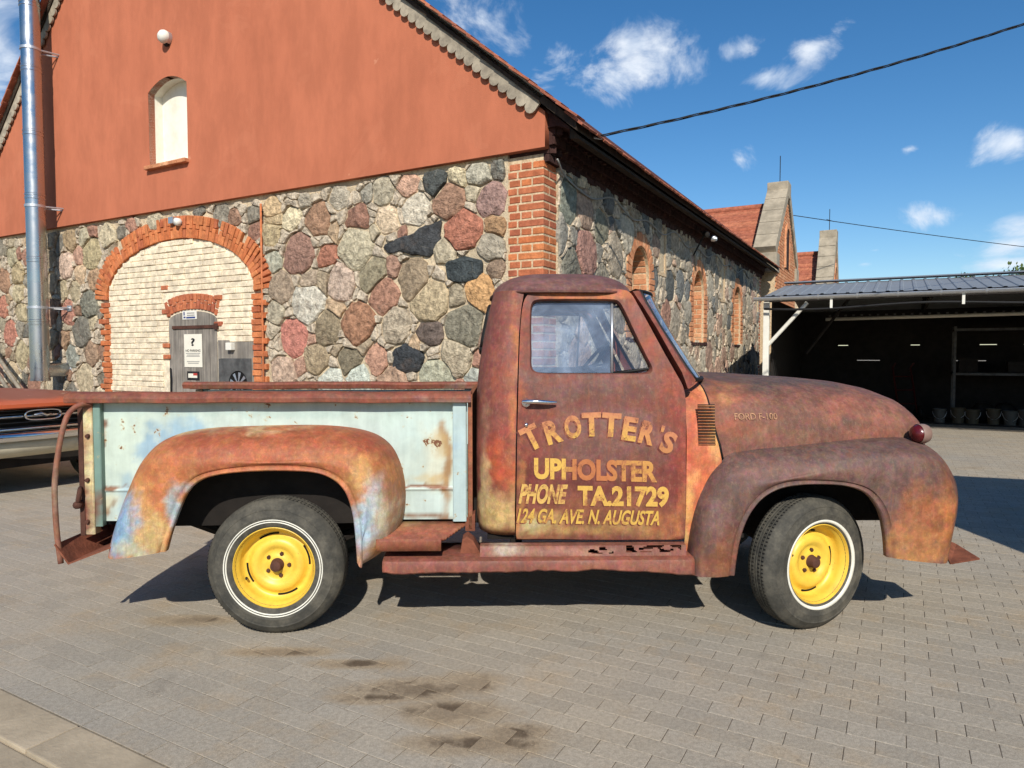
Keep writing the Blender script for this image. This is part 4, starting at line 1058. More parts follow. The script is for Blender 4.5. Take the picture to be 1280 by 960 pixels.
    MB().box(.0, Lx, 3.55, 5.38, -.010, .012).build('floor_slab', MT['shed_floor'], e)
    # long white pipe hung across the middle, with a perforated strip above it
    m = MB(); m.tube([(.75, 3.2, Z0-.26), (6.1, 3.2, Z0-.22)], .035, 8); m.build('white_pipe', MT['white_paint'], e, smooth=True)
    m = MB(); n = 60
    for k in range(n): m.box(.75+k*.16, .75+k*.16+.05, 3.9, 3.91, Z0-.17, Z0-.13)
    tag(m.build('perforated_strip', MT['fan_plate'], e), kind='stuff')
    # rack along the back
    r = barn_thing('storage_rack', 'steel storage rack in the dark shed behind the buckets', 'rack', X0+3.2, Y0+4.5)
    for x in (0, 2.4, 4.8):
        for y in (0, .55): MB().box(x-.025, x+.025, y-.025, y+.025, .012, 2.05).build('upright', MT['fan_plate'], r)
    for z in (1.0, 1.95):
        MB().box(-.03, 4.83, -.05, .60, z, z+.05).build('shelf', MT['fan_plate'], r)
    rb = random.Random(2)
    for k, (x, h, w, mat, lab) in enumerate([(.25, .30, .35, 'shed_dark', 'dark box on the rack shelf nearest the upright'), (1.2, .22, .5, 'dark_metal', 'low dark crate on the middle of the rack shelf'), (2.9, .28, .4, 'shed_dark', 'dark box on the rack shelf at the right')]):
        b = barn_thing('storage_box', lab, 'box', X0+3.2+x, Y0+4.7, 1.05); MB().box(-w/2, w/2, -.15, .15, 0, h).build('body', MT[mat], b, bevel=.02); MB().box(-w/2-.01, w/2+.01, -.16, .16, h-.03, h+.02).build('lid', MT[mat], b, bevel=.008)
    # buckets on the floor in front of the rack
    bl = [(2.92, 'bucket', 'white bucket furthest left in the row on the shed floor'), (3.25, 'bucket_y', 'cream bucket just right of the rack upright'), (3.50, 'bucket_y', 'second cream bucket right of the rack upright'), (3.86, 'bucket_y', 'cream bucket standing alone in the bucket row'), (4.14, 'bucket', 'grey white bucket near the right end of the row'), (4.40, 'bucket', 'white bucket at the right edge of the photo')]
    for k, (x, mat, lab) in enumerate(bl):
        b = barn_thing('bucket', lab, 'bucket', X0+x, Y0+3.95, .012, 0, 'buckets on the shed floor'); h = .29+.03*(k % 2); r0 = .115+.006*(k % 3)
        m = MB(); m.lathe([(0, 0), (r0*.86, 0), (r0, h), (r0+.012, h), (r0+.012, h-.03), (r0-.005, h-.035)], 20, 'z'); m.build('tub', MT[mat], b, smooth=True, angle=40)
        m = MB(); m.lathe([(0, h-.012), (r0-.004, h-.012)], 20, 'z'); m.build('fill', MT['shed_dark'], b)
        A = np.linspace(0, math.pi, 12); m = MB(); m.tube([((r0+.012)*math.cos(a), -.04-.10*math.sin(a)*.6, h-.05-.16*math.sin(a)) for a in A], .005, 5); m.build('handle', MT['galv'], b)
    # bags of dark stuff behind
    for k, (x, lab) in enumerate([(3.7, 'black sack slumped between buckets in the shed'), (4.1, 'black sack right of the lone cream bucket')]):
        m = MB(); rows = []
        for i in range(9):
            t = i/8; rr = .24*math.sin(math.pi*(.12+.80*t))**.6; rows.append([(rr*math.cos(a)*(1+.15*mnoise.noise((math.cos(a)*2, t*3, k*9))), rr*.8*math.sin(a), .012+.42*t+.03*mnoise.noise((math.cos(a)*2, math.sin(a)*2, t*4+k))) for a in np.linspace(0, 2*math.pi, 16, endpoint=False)])
        m.grid(rows, closed_u=True); m.f.append(tuple(range(8*16, 9*16))); o = m.build('sack', MT['rubber'], None, smooth=True); o.location = loc2world(X0+x, Y0+4.3, 0); tag(o, lab, 'sack', 'sacks in the shed')
    # a wheelbarrow-like dark machine standing at the back: hand truck
    hnd = barn_thing('hand_truck', 'dark red hand truck leaning inside the shed left of the buckets', 'hand truck', X0+2.35, Y0+4.4, 0, .5)
    for s in (-.2, .2): MB().tube([(s, .0, .15), (s, .30, 1.15), (s, .18, 1.25)], .02, 8).build('rail', MT['red_enamel'], hnd, smooth=True)
    for z in (.35, .65, .95): MB().tube([(-.2, (z-.15)*.3, z), (.2, (z-.15)*.3, z)], .015, 6).build('bar', MT['red_enamel'], hnd)
    for s in (-.26, .26): MB().lathe([(.04, -.03), (.12, -.04), (.15, -.02), (.15, .02), (.12, .04), (.04, .03)], 18, 'x', (s, .05, .15)).build('wheel', MT['rubber'], hnd, smooth=True)
    MB().box(-.2, .2, -.2, .02, .02, .035).build('toe_plate', MT['dark_metal'], hnd)
MT['red_enamel'] = plain('dark_red_enamel', (70, 16, 18), .4, 0, .25, 20, .1)
shed()

# ---------------------------------------------------------------- brick wings behind
def wing(name, label, x, y, half, zap, zeave, back, rdrop=.25):
    e = barn_thing(name, label, 'building', x, y)
    m = MB(); sl = (zap-zeave)/half
    m.prism([(-half, -.1), (half, -.1), (half, zeave), (0, zap-.12), (-half, zeave)], 'x', -.45, 0); g = m.build('gable_wall', MT['pale_joint'], e)
    h = .15
    # coursed bricks of the gable, one mesh: far too small to tell apart
    st = MB(); rb = random.Random(int(y)); z = 1.0; i = 0
    while z < zap-.3:
        w = half-.05 if z < zeave else max(.05, (zap-.2-z)/sl); yy = -w+(.0 if i % 2 else .13)
        while yy < w: st.box(.0, .02, yy, min(w, yy+.25), z, z+.068); yy += .265
        z += .082; i += 1
    tag(st.build('gable_bricks', MT['brick_pale'], g), kind='stuff')
    # niche
    nz0, nz1, hw = zap-2.1, zap-.95, .33
    prof = [(-hw, nz0)]+[(-hw*math.cos(t), nz1-.36+.36*math.sin(t)) for t in np.linspace(0, math.pi, 10)]+[(hw, nz0)]
    m = MB(); m.prism(prof, 'x', .01, .035); m.build('niche', MT['brick_dark'], e)
    for s in (-1, 1): MB().box(.015, .06, s*.40-.07, s*.40+.07, nz0, nz1-.3).build('niche_jamb', MT['brick_pale'], e)
    m = MB(); o = [(-.47*math.cos(t), nz1-.36+.50*math.sin(t)) for t in np.linspace(0, math.pi, 12)]; n_ = [(-.33*math.cos(t), nz1-.36+.36*math.sin(t)) for t in np.linspace(math.pi, 0, 12)]; m.prism(o+n_, 'x', .015, .06); m.build('niche_arch', MT['brick_pale'], e)
    # stone coping on both rakes, stepped blocks
    MT.setdefault('coping', plain('coping_render', (168, 156, 138), .95, 0, .28, 3, .6, 18))
    for s in (-1, 1):
        a = (s*(half+.12), zeave-.12); b = (0, zap); dx, dz = b[0]-a[0], b[1]-a[1]; L_ = math.hypot(dx, dz); nx, nz = -dz/L_*(-s)*-1, abs(dx)/L_
        nx = s*abs(dz)/L_; nblk = 5
        for q in range(nblk):
            t0, t1 = q/nblk, (q+1)/nblk-.006; th = .30
            P = [(a[0]+dx*t0, a[1]+dz*t0), (a[0]+dx*t1, a[1]+dz*t1), (a[0]+dx*t1+nx*th, a[1]+dz*t1+nz*th), (a[0]+dx*t0+nx*th, a[1]+dz*t0+nz*th)]
            MB().prism(P, 'x', -.50, .06).build('coping_block', MT['coping'], e, bevel=.012)
        MB().box(-.5, .08, s*half-.28, s*half+.28, zeave-.55, zeave-.05).build('kneeler', MT['coping'], e, bevel=.02)
    MB().box(-.5, .07, -.30, .30, zap-.10, zap+.36).build('apex_block', MT['coping'], e, bevel=.03)
    # tiled roof behind the parapet: overlapping courses
    rt = None
    for s in (-1, 1):
        m = MB(); n = 16
        for q in range(n):
            t0, t1 = q/n, (q+1)/n+.02; zz_ = zap-rdrop; za, zb = zeave-.05+(zz_-zeave)*t0, zeave-.05+(zz_-zeave)*t1; ya, yb = half*(1-t0), half*(1-t1)
            m.box(-back, -.46, min(s*ya, s*yb), max(s*ya, s*yb), za, za+.001) if False else m.add([(-back, s*ya, za+.05), (-.46, s*ya, za+.05), (-.46, s*yb, zb+.03), (-back, s*yb, zb+.03), (-back, s*ya, za), (-.46, s*ya, za)], [(0, 1, 2, 3), (0, 4, 5, 1)])
        o = m.build('tile_slope', MT['tile'], e, recalc=False); tag(o, kind='stuff')
    MB().tube([(-back, 0, zap-rdrop), (-.46, 0, zap-rdrop)], .09, 8).build('ridge', MT['tile'], e, smooth=True)
    MB().box(-back, -.44, -half+.05, half-.05, -.1, zeave-.04).build('body_wall', MT['mortar'], e)
    m = MB(); m.tube([(-.2, 0, zap+.3), (-.2, 0, zap+1.15)], .012, 5); m.build('aerial', MT['dark_metal'], e)
    return e
w1 = wing('brick_wing', 'brick cross wing with tall coped gable directly behind the stone barn', .25, 15.0, 2.0, 6.0, 4.15, 7.0)
w2 = wing('far_brick_wing', 'further brick wing with weathered coped gable seen edge-on above the shed roof', 1.05, 21.3, 1.15, 5.55, 3.7, 5.6, .42)
m = MB(); zt = 6.3; m.tube([(-.28, -.22, zt), (-.12, .22, zt)], .01, 5); o = m.build('aerial_arm', MT['dark_metal'], w2)

# ---------------------------------------------------------------- trees beyond the shed
def tree(loc, h, r, label, seed):
    rs = np.random.RandomState(seed); e = empty('tree', loc); tag(e, label, 'tree', 'trees beyond the shed')
    m = MB(); m.tube([(0, 0, -.1), (.05, .02, h*.35), (0, .05, h*.62), (.06, 0, h*.9)], [.2, .15, .1, .03], 10)
    for k in range(9):
        a = rs.uniform(0, 6.28); z0 = h*rs.uniform(.32, .7); m.tube([(0, 0, z0), (math.cos(a)*r*.4, math.sin(a)*r*.4, z0+h*.10), (math.cos(a)*r*.8, math.sin(a)*r*.8, z0+h*.2)], [.07, .05, .02], 6)
    m.build('trunk', MT['wood_dark'], e, smooth=True)
    c = MB(); cl = []
    for k in range(26): 
        a = rs.uniform(0, 6.28); rr = r*math.sqrt(rs.uniform(.02, 1)); z = h*rs.uniform(.45, .93); f = 1-abs(z/h-.62)*1.3; cl.append((math.cos(a)*rr*f, math.sin(a)*rr*f, z, r*rs.uniform(.22, .42)))
    for cx, cy, cz, cr in cl:
        for q in range(170):
            d = rs.normal(size=3); d /= np.linalg.norm(d); p = np.array((cx, cy, cz))+d*cr*rs.uniform(.45, 1.05); n = rs.normal(size=3); n /= np.linalg.norm(n); u = np.cross(n, (0, 0, 1.)); u /= np.linalg.norm(u)+1e-6; v = np.cross(n, u); s = rs.uniform(.05, .11)
            c.add([p-u*s*.5, p+v*s, p+u*s*.5, p-v*s*.9], [(0, 1, 2, 3)])
    k = MT.get('leaf')
    if not k:
        q = NM('leaf'); rr = q.geo('Random Per Island'); MT['leaf'] = q.fin(q.ramp(rr, [(0, lin((44, 66, 26))), (.6, lin((74, 98, 40))), (1, lin((104, 122, 58)))]), .6, 0, None, .3)
    o = c.build('crown', MT['leaf'], e, recalc=False)
for px, py, dep, r, lab, sd_ in [(1268, 336, 27, 2.0, 'bushy tree top showing above the shed roof at the right edge', 3), (1212, 341, 30, 1.0, 'small tuft of tree showing above the shed roof', 5), (1345, 318, 29, 2.4, 'larger tree behind the shed just outside the right edge', 8)]:
    rr = ray(px, py); p = rr*(dep/rr.y); tree((p.x, p.y, 0), CAMH+p.z, r, lab, sd_)

# ---------------------------------------------------------------- unseen block, added and shaped to cast a shadow into the yard
gb = empty('shadow_block', (3.86, 4.30, 0), 0); tag(gb, 'unseen plain block added just outside the right edge to cast a yard shadow', 'building')
MB().prism([(0, 0), (4.6, -1.7), (4.6, -5.2), (.15, -5.2)], 'z', -.1, 3.02).build('wall', MT['whitewash'], gb); MB().prism([(-.06, .06), (4.7, -1.68), (4.7, -5.3), (.09, -5.3)], 'z', 3.022, 3.12).build('roof_slab', MT['dark_metal'], gb)
MB().box(-.03, .10, -3.0, -.6, 0, 2.2).build('block_door', MT['wood_grey'], gb)
for q in range(6): MB().box(-.045, -.031, -3.0+q*.4+.01, -3.0+q*.4+.39, .02, 2.18).build('door_board', MT['wood_grey'], gb)
# ================================================================ the pickup (x forward, y to its left, near side is -y)
TX, TY, TYAW = -1.237, 4.275, .0225
TFX = Vector((math.cos(TYAW), math.sin(TYAW), 0)); TFY = Vector((-math.sin(TYAW), math.cos(TYAW), 0)); TO = Vector((TX, TY, 0))
truck = empty('pickup_truck', TO, TYAW)
tag(truck, 'rusty vintage pickup with pale blue bed, yellow wheels and hand-painted door lettering', 'pickup truck')
def T(px, py, yp=-.86):
    r = ray(px, py); o = Vector((0, 0, CAMH)); k = (yp-(o-TO).dot(TFY))/r.dot(TFY); p = o+r*k
    return ((p-TO).dot(TFX), p.z)
def TL(pts, yp=-.86): return [T(a, b, yp) for a, b in pts]

# ---- weathered paint, with some shading painted in: colour patches in truck coordinates, given as (px, py, rx, ry, colour, strength)
def paint(o, base, patches, yp=-.86, warp=.05, var=.14, seed=0, dark=.86):
    me = o.data; n = len(me.vertices); co = np.empty(n*3); me.vertices.foreach_get('co', co); co = co.reshape(-1, 3)
    X, Y, Z = co.T
    wx = (fbm(co*7+seed)-.5)*warp*3; wz = (fbm(co*7+40+seed)-.5)*warp*3
    fine = fbm(co*26+9+seed, 4)-.5
    C = np.tile(np.array(lin(base)), (n, 1))
    for (px, py, rx, ry, c, s) in patches:
        cx, cz = T(px, py, yp); sx = abs(T(px+rx, py, yp)[0]-cx); sz = abs(T(px, py+ry, yp)[1]-cz)
        d = np.sqrt(((X+wx-cx)/sx)**2+((Z+wz-cz)/sz)**2)
        w = np.clip(1.35-d+fine*1.3, 0, 1); w = w*w*(3-2*w)*s
        C = C*(1-w[:, None])+np.array(lin(c))*w[:, None]
    big = fbm(co*3.1+seed+5)-.5; st = fbm(np.stack([X*30, Y*30, Z*2.5], 1)+seed, 3)-.5
    C = C*(1+var*2.2*big+var*1.4*fine+var*1.0*st)[:, None]
    C = C*dark
    C = np.clip(C, .004, .95)
    at = me.attributes.new('Col', 'FLOAT_COLOR', 'POINT')
    at.data.foreach_set('color', np.hstack([C, np.ones((n, 1))]).ravel())
def mat_body(name, rust=.32, speck=.45, rough=.62, pits=.25, streak=.25):
    k = NM(name); P = k.tc('Object'); c = k.attr('Col')
    n1 = k.noise(11, 7, .7, .3, vec=P); n2 = k.noise(48, 5, .7, vec=P); n3 = k.noise(170, 3, .6, vec=P); n4 = k.noise(20, 5, .65, .2, vec=P, sc=(1, 1, .12))
    col = k.scale(c, k.rng(n1, .3, .72, .80, 1.18)); col = k.scale(col, k.rng(n4, .3, .7, 1-streak*.5, 1+streak*.4)); col = k.scale(col, k.rng(n2, .3, .7, .86, 1.12))
    col = k.mix(.55, col, k.noise(26, 4, .7, .3, vec=P, o='Color'), 'SOFT_LIGHT')
    col = k.mix(k.rng(k.noise(60, 4, .75, vec=P, sc=(1, 1, .4)), .52, .7, 0, .35), col, k.mix(.5, k.scale(c, 1.2), lin((176, 150, 120))))
    fl = k.noise(15, 4, .8, .5, vec=P); col = k.mix(k.rng(fl, .53, .545, 0, .32), col, k.scale(c, .62)); col = k.mix(k.rng(fl, .42, .405, 0, .3), col, k.scale(c, 1.5))
    dr = k.noise(34, 4, .75, .1, vec=P, sc=(1, 1, .05)); col = k.mix(k.rng(dr, .57, .63, 0, .38), col, k.mix(.45, k.scale(c, .75), lin((176, 96, 50)))); col = k.mix(k.rng(dr, .40, .35, 0, .3), col, k.scale(c, .6))
    col = k.mix(k.rng(n2, .60, .72, 0, rust), col, lin((96, 52, 40)))
    col = k.mix(k.rng(n3, .62, .74, 0, speck), col, k.scale(c, .55)); col = k.mix(k.rng(k.noise(33, 5, .6, vec=P), .66, .76, 0, .4), col, k.scale(c, 1.4))
    h = k.math('ADD', k.math('MULTIPLY', n2, .7), k.math('MULTIPLY', n3, .4))
    return k.fin(col, k.rng(n1, .3, .7, rough-.1, rough+.15), 0, k.bump(h, pits, .004, k.bump(k.noise(3.2, 3, .5, vec=P), .25, .02)), .35)
MT['body'] = mat_body('rusted_paint'); 
def mat_bed():
    k = NM('worn_blue_paint'); P = k.tc('Object'); c = k.attr('Col'); n1 = k.noise(8, 7, .7, .4, vec=P); n2 = k.noise(30, 6, .7, vec=P); n4 = k.noise(16, 5, .65, .2, vec=P, sc=(1, 1, .1))
    col = k.scale(c, k.rng(n1, .3, .7, .93, 1.07)); col = k.scale(col, k.rng(n4, .3, .7, .92, 1.05))
    sp = k.math('ADD', k.math('MULTIPLY', k.noise(13, 6, .6, .3, vec=P), .65), k.math('MULTIPLY', n2, .35))
    halo = k.rng(sp, .585, .64, 0, .6); spot = k.rng(sp, .622, .645)
    col = k.mix(halo, col, lin((196, 170, 112))); col = k.mix(spot, col, lin((120, 72, 44)))
    return k.fin(col, k.rng(n1, .3, .7, .42, .62), 0, k.bump(k.math('SUBTRACT', k.math('MULTIPLY', k.noise(2.4, 3, .5, vec=P), 2.), spot), .18, .008), .4)
MT['bed'] = mat_bed()
MT['tyre'] = None
def mat_tyre():
    k = NM('tyre_rubber'); P = k.tc('Object'); n = k.noise(9, 6, .7, vec=P); n2 = k.noise(80, 4, .6, vec=P)
    col = k.mix(k.rng(n, .35, .7), lin((66, 65, 62)), lin((98, 94, 86)))
    return k.fin(k.scale(col, k.rng(n2, .3, .7, .88, 1.1)), .82, 0, k.bump(n2, .25, .002), .25)
MT['tyre'] = mat_tyre()
k = NM('yellow_paint'); n = k.noise(8, 6, .7, vec=k.tc('Object')); n2 = k.noise(40, 5, .7, vec=k.tc('Object'))
MT['yellow'] = k.fin(k.mix(k.rng(n2, .62, .74, 0, .5), k.mix(k.rng(n, .35, .75), lin((246, 204, 16)), lin((228, 178, 14))), lin((130, 86, 30))), .42, 0, k.bump(n2, .08, .004), .5)
MT['interior'] = plain('cab_interior', (60, 58, 60), .85, 0, .2, 5, .1)
MT['headliner'] = plain('headliner', (70, 78, 92), .9, 0, .2, 5, .1)
MT['whitewall'] = plain('whitewall', (232, 230, 222), .7, 0, .1, 14, .1)
MT['red_lens'] = plain('red_lens', (92, 9, 16), .25, 0, .25, 30, .3, 60, .6)
MT['lamp_shell'] = plain('lamp_shell', (142, 114, 106), .45, 0, .15, 14, .1)

# ---- colours seen on the truck
MAUVE, BROWN, MAROON, ORANGE, YEL, CREAM, BLUE, AQUA = (124, 84, 78), (112, 76, 66), (128, 64, 52), (188, 96, 50), (206, 158, 84), (214, 190, 140), (128, 168, 204), (196, 216, 204)
RUSTO = (172, 88, 52)

def cabY(Z):                                            # half width of the cab at a height (near side negative)
    if Z < .62: return -.80-.02*(Z-.4)/.22
    if Z < 1.30: return -.82-.018*math.sin(math.pi*(Z-.62)/.68)
    return -.82+(Z-1.30)*.19
def TC(px, py):
    yp = -.8
    for _ in range(4): X, Z = T(px, py, yp); yp = cabY(Z)
    return X, Z
# ------------------------------------------------ wheels
def make_wheel(name, two_rings, outer=True, seed=0):
    w = empty(name, parent=truck)
    t = MB()
    half = [(.200, .070), (.206, .082), (.222, .092), (.245, .098), (.262, .0985), (.264, .0995), (.267, .0995), (.269, .0985), (.280, .0975), (.300, .093), (.302, .0945), (.306, .0940), (.308, .0915), (.326, .080), (.341, .066), (.3465, .056)]
    tread = []
    for a0 in (.052, .030, .008):
        tread += [(.3515, a0), (.3525, a0-.015), (.3455, a0-.0165), (.3455, a0-.0205)]
    prof = [(r, -a) for r, a in half]+[(r, -a) for r, a in tread[:-2]]
    prof = [(r, -a) for r, a in half]+[(.351, -.05), (.352, -.036), (.346, -.0345), (.346, -.0305), (.3525, -.029), (.3525, -.012), (.346, -.0105), (.346, -.0065), (.3525, -.005), (.3525, .005), (.346, .0065), (.346, .0105), (.3525, .012), (.3525, .029), (.346, .0305), (.346, .0345), (.352, .036), (.351, .05)]+[(r, a) for r, a in half[::-1]]
    t.lathe(prof, 72, 'y'); ty = t.build('tyre', MT['tyre'], w, smooth=True, angle=40)
    # cross sipes of the tread, rows of small cuts
    s = MB(); nS = 110
    for k in range(nS):
        a = 2*math.pi*k/nS
        for y0, y1 in ((-.052, -.038), (.038, .052), (-.028, -.014), (.014, .028)):
            c, sn = math.cos(a), math.sin(a); d = .003
            s.add([(c*.3535-sn*d, y0, sn*.3535+c*d), (c*.3535+sn*d, y0, sn*.3535-c*d), (c*.3535+sn*d, y1, sn*.3535-c*d), (c*.3535-sn*d, y1, sn*.3535+c*d)], [(0, 1, 2, 3)])
    so = s.build('tread_cuts', MT['rubber'], w); tag(so, kind='stuff')
    rings = [(.236, .2425), (.247, .2535)] if two_rings else [(.220, .236)]
    for r0, r1 in rings:
        m = MB(); pr = [(r0, -.0955), (r0+.001, -.1002), (r1-.001, -.1012), (r1, -.0965)] if two_rings else [(r0, -.088), (r0+.001, -.0945), (r1-.001, -.1005), (r1, -.0965)]
        m.lathe(pr, 72, 'y'); m.build('white_ring', MT['whitewall'], w, smooth=True)
    sgn = -1
    m = MB()
    pr = [(.212, -.074), (.213, -.083), (.207, -.087), (.203, -.080), (.200, -.068), (.190, -.060), (.187, -.038), (.182, -.020), (.172, -.006), (.160, -.004), (.150, -.010), (.140, -.026), (.128, -.036), (.112, -.038), (.098, -.034), (.086, -.022), (.078, -.018), (.062, -.017), (.050, -.022), (.040, -.026), (.030, -.026), (.0, -.026)]
    m.lathe(pr, 60, 'y'); rim = m.build('rim', MT['yellow'], w, smooth=True, angle=60)
    # ventilation slots
    for q in range(4):
        a0 = q*math.pi/2+.65+seed; sl = MB(); A = np.linspace(a0-.33, a0+.33, 10)
        sl.grid([[(math.cos(a)*r, -.0075, math.sin(a)*r) for a in A] for r in (.157, .167)])
        sl.build('vent_slot', MT['black'], w)
    h = MB(); h.lathe([(.0, -.070), (.018, -.070), (.027, -.064), (.030, -.050), (.033, -.030), (.036, -.024)], 22, 'y'); h.build('hub', MT['rust_dark'], w, smooth=True, angle=40)
    for q in range(5):
        a = q*2*math.pi/5+.3+seed*2; n = MB(); n.lathe([(0, -.031), (.0075, -.031), (.0105, -.027), (.0115, -.014)], 6, 'y', (math.cos(a)*.059, 0, math.sin(a)*.059)); n.build('wheel_nut', MT['rust_dark'], w)
    v = MB(); v.tube([(.178*math.cos(3.9), -.02, .178*math.sin(3.9)), (.165*math.cos(3.9), -.055, .165*math.sin(3.9))], .006, 6); v.build('valve', MT['rubber'], w)
    return w
WR = .3525
rw = make_wheel('wheel', True); rw.location = (0, -.712, WR); rw.rotation_euler = (0, .35, 0)
fw = make_wheel('wheel', False, seed=.5); fw.location = (2.794, -.715, WR-.001); fw.rotation_euler = (0, 0, math.radians(22)); fw.rotation_euler.rotate_axis('Y', 1.1)
for src, loc, rz in ((rw, (0, .712, WR), math.pi), (fw, (2.794, .715, WR-.001), math.pi+math.radians(22))):
    c = src.copy(); COL.objects.link(c); c.location = loc; c.rotation_euler = (0, 0, rz)
    for ch in list(src.children):
        d = ch.copy(); COL.objects.link(d); d.parent = c

# ------------------------------------------------ fenders
def fender(name, O, I, y_in, y_out, r, N=90, lip=.012, close=False):
    O = resample(spline(O, 8), N); I = resample(spline(I, 8), N); rows = []
    yi = y_in if callable(y_in) else (lambda s: y_in)
    yo = y_out if callable(y_out) else (lambda s: y_out)
    rr = r if callable(r) else (lambda s: r)
    for i in range(N):
        s = i/(N-1); d = I[i]-O[i]; L_ = np.linalg.norm(d); d = d/L_; a, b = yi(s), yo(s); q = min(rr(s), L_*.8); row = []
        for k in range(13):
            f = math.pi/2*k/12; p = O[i]+d*q*(1-math.cos(f)); row.append((p[0], a+(b-a)*math.sin(f), p[1]))
        m = 14; le = L_-.034
        for k in range(1, m+1):
            t = q+(le-q)*k/m; p = O[i]+d*t; belly = -.010*math.sin(math.pi*min(1, k/m)); row.append((p[0], b+belly, p[1]))
        for t, y in ((le+.006, b+.009), (le+.014, b+.010), (L_-.006, b+.004), (L_, b+.008), (L_+.002, b+.018), (L_-.004, b+.050)):
            p = O[i]+d*t; row.append((p[0], y, p[1]))
        rows.append(row)
    m = MB(); m.grid(rows); return m
# rear
rO = TL([(140, 690), (143, 672), (152, 640), (165, 605), (181, 572), (205, 549), (245, 538), (310, 534), (400, 533), (455, 540), (484, 556), (499, 583), (505, 615), (503, 645), (495, 670), (478, 690), (462, 697)], -.725)
rI = TL([(206, 690), (212, 668), (221, 642), (232, 618), (248, 602), (272, 594), (310, 590), (350, 589), (390, 591), (414, 599), (430, 614), (439, 638), (443, 664), (445, 690), (446, 704)], -.915)
m = fender('rear_fender', rO, rI, -.655, -.915, .15, 100)
rf = m.build('rear_fender', MT['body'], truck, smooth=True, angle=50)
REARP = [(330, 545, 190, 18, RUSTO, .9), (250, 560, 60, 22, RUSTO, .85), (470, 560, 34, 26, (158, 76, 48), .9), (340, 580, 120, 14, (186, 100, 62), .9), (320, 562, 100, 12, (178, 86, 52), .6), (200, 600, 34, 34, (192, 112, 56), .9), (175, 640, 26, 40, (204, 150, 84), .8), (180, 672, 30, 22, (206, 176, 118), .8), (162, 655, 18, 40, BLUE, .85), (150, 668, 18, 30, (120, 160, 200), .9), (178, 684, 30, 8, (196, 196, 170), .8), (196, 660, 14, 30, (206, 176, 112), .7), (212, 540, 60, 7, CREAM, .7), (300, 535, 80, 4, CREAM, .5), (226, 640, 12, 34, (164, 188, 200), .85), (240, 604, 22, 10, (140, 170, 196), .55), (452, 600, 16, 26, (208, 160, 90), .75), (472, 640, 24, 40, (172, 194, 206), .85), (450, 668, 20, 36, (160, 190, 212), .9), (484, 650, 16, 30, (196, 176, 128), .6), (492, 606, 12, 26, (170, 110, 64), .7), (462, 690, 18, 12, (178, 130, 84), .6), (432, 625, 6, 30, (190, 110, 78), .8), (446, 690, 5, 20, (176, 110, 80), .6), (460, 575, 20, 14, (200, 140, 70), .7), (300, 600, 80, 6, (190, 112, 72), .7)]
paint(rf, (190, 120, 66), REARP, seed=2, var=.12, dark=1.0)
# front
_fo = [(861, 716), (862, 690), (866, 655), (874, 616), (886, 580), (905, 554), (935, 544), (985, 541), (1040, 540), (1095, 541), (1135, 545), (1163, 556), (1183, 574), (1194, 598), (1196, 625), (1193, 655), (1189, 697)]
fO = [T(px, py, y) for (px, py), y in zip(_fo, [-.84, -.84, -.84, -.83, -.80, -.74, -.66, -.60, -.58, -.60, -.63, -.67, -.70, -.705, -.71, -.72, -.74])]
fI = TL([(919, 720), (922, 696), (928, 668), (938, 644), (954, 624), (975, 612), (1000, 607), (1030, 606), (1058, 608), (1080, 615), (1094, 628), (1103, 645), (1107, 664), (1109, 680), (1110, 697)], -.915)
def fyin(s):                                            # the wing runs in to the bonnet on top, to the grille at the front
    return -.80+.30*min(1, max(0, (s-.12)/.2)) if s < .75 else -.50+.06*(s-.75)/.25
m = fender('front_fender', fO, fI, fyin, -.915, lambda s: .05+.14*min(1, max(0, (s-.1)/.2)), 110)
ff = m.build('front_fender', MT['body'], truck, smooth=True, angle=50)
FRONTP = [(1000, 560, 140, 26, (110, 82, 76), .9), (1090, 575, 60, 30, (122, 92, 88), .8), (960, 590, 50, 18, (128, 90, 86), .7), (890, 600, 22, 60, (112, 80, 74), .8), (900, 690, 34, 34, (132, 78, 56), .8), (885, 700, 26, 26, (150, 88, 54), .6), (1150, 652, 40, 50, (178, 104, 60), .9), (1140, 682, 44, 24, (198, 130, 72), .9), (1178, 640, 12, 54, (204, 122, 62), .9), (1120, 670, 10, 30, (206, 140, 78), .6), (1125, 640, 14, 40, (158, 92, 60), .7), (1180, 600, 20, 26, (128, 82, 68), .6), (1020, 590, 90, 8, (140, 98, 88), .6), (890, 640, 12, 30, (148, 104, 100), .5), (1040, 550, 60, 8, (96, 70, 62), .6), (940, 560, 40, 8, (92, 74, 66), .7)]
paint(ff, (118, 86, 80), FRONTP, seed=5, var=.14, dark=.82)
# far side wings: mirrored meshes
for src in (rf, ff):
    d = src.data.copy()
    for v in d.vertices: v.co.y = -v.co.y
    d.flip_normals(); o = inst(src.name.split('.')[0], d, truck)

# ------------------------------------------------ bonnet and scuttle
_ht = [(880, 466), (930, 467), (975, 470), (1010, 472), (1045, 475.5), (1075, 481.5), (1100, 491), (1119, 506), (1131, 525), (1136, 545)]
hoodtop = np.array([(T(*p, -.30)[0], T(*p, -.16)[1]) for p in _ht])
def ztop(X): return np.interp(X, hoodtop[:, 0], hoodtop[:, 1])
XH0 = TC(893, 500)[0]; XH1 = hoodtop[-1, 0]; ZJ = T(990, 546, -.62)[1]-.06
def hood_row(X, wid, zt, zb, n, cnt=34):
    row = []
    for k in range(2*cnt+1):
        t = math.pi*k/(2*cnt); c, s = math.cos(t), math.sin(t)
        y = -wid*math.copysign(abs(c)**(2/n), c); z = zb+(zt-zb)*abs(s)**(2/n); row.append((X, y, z))
    return row
def hood_w(X):
    t = (X-XH0)/(XH1-XH0); t = min(max(t, 0), 1); return .80*(1-t**2*.24)
rows = []
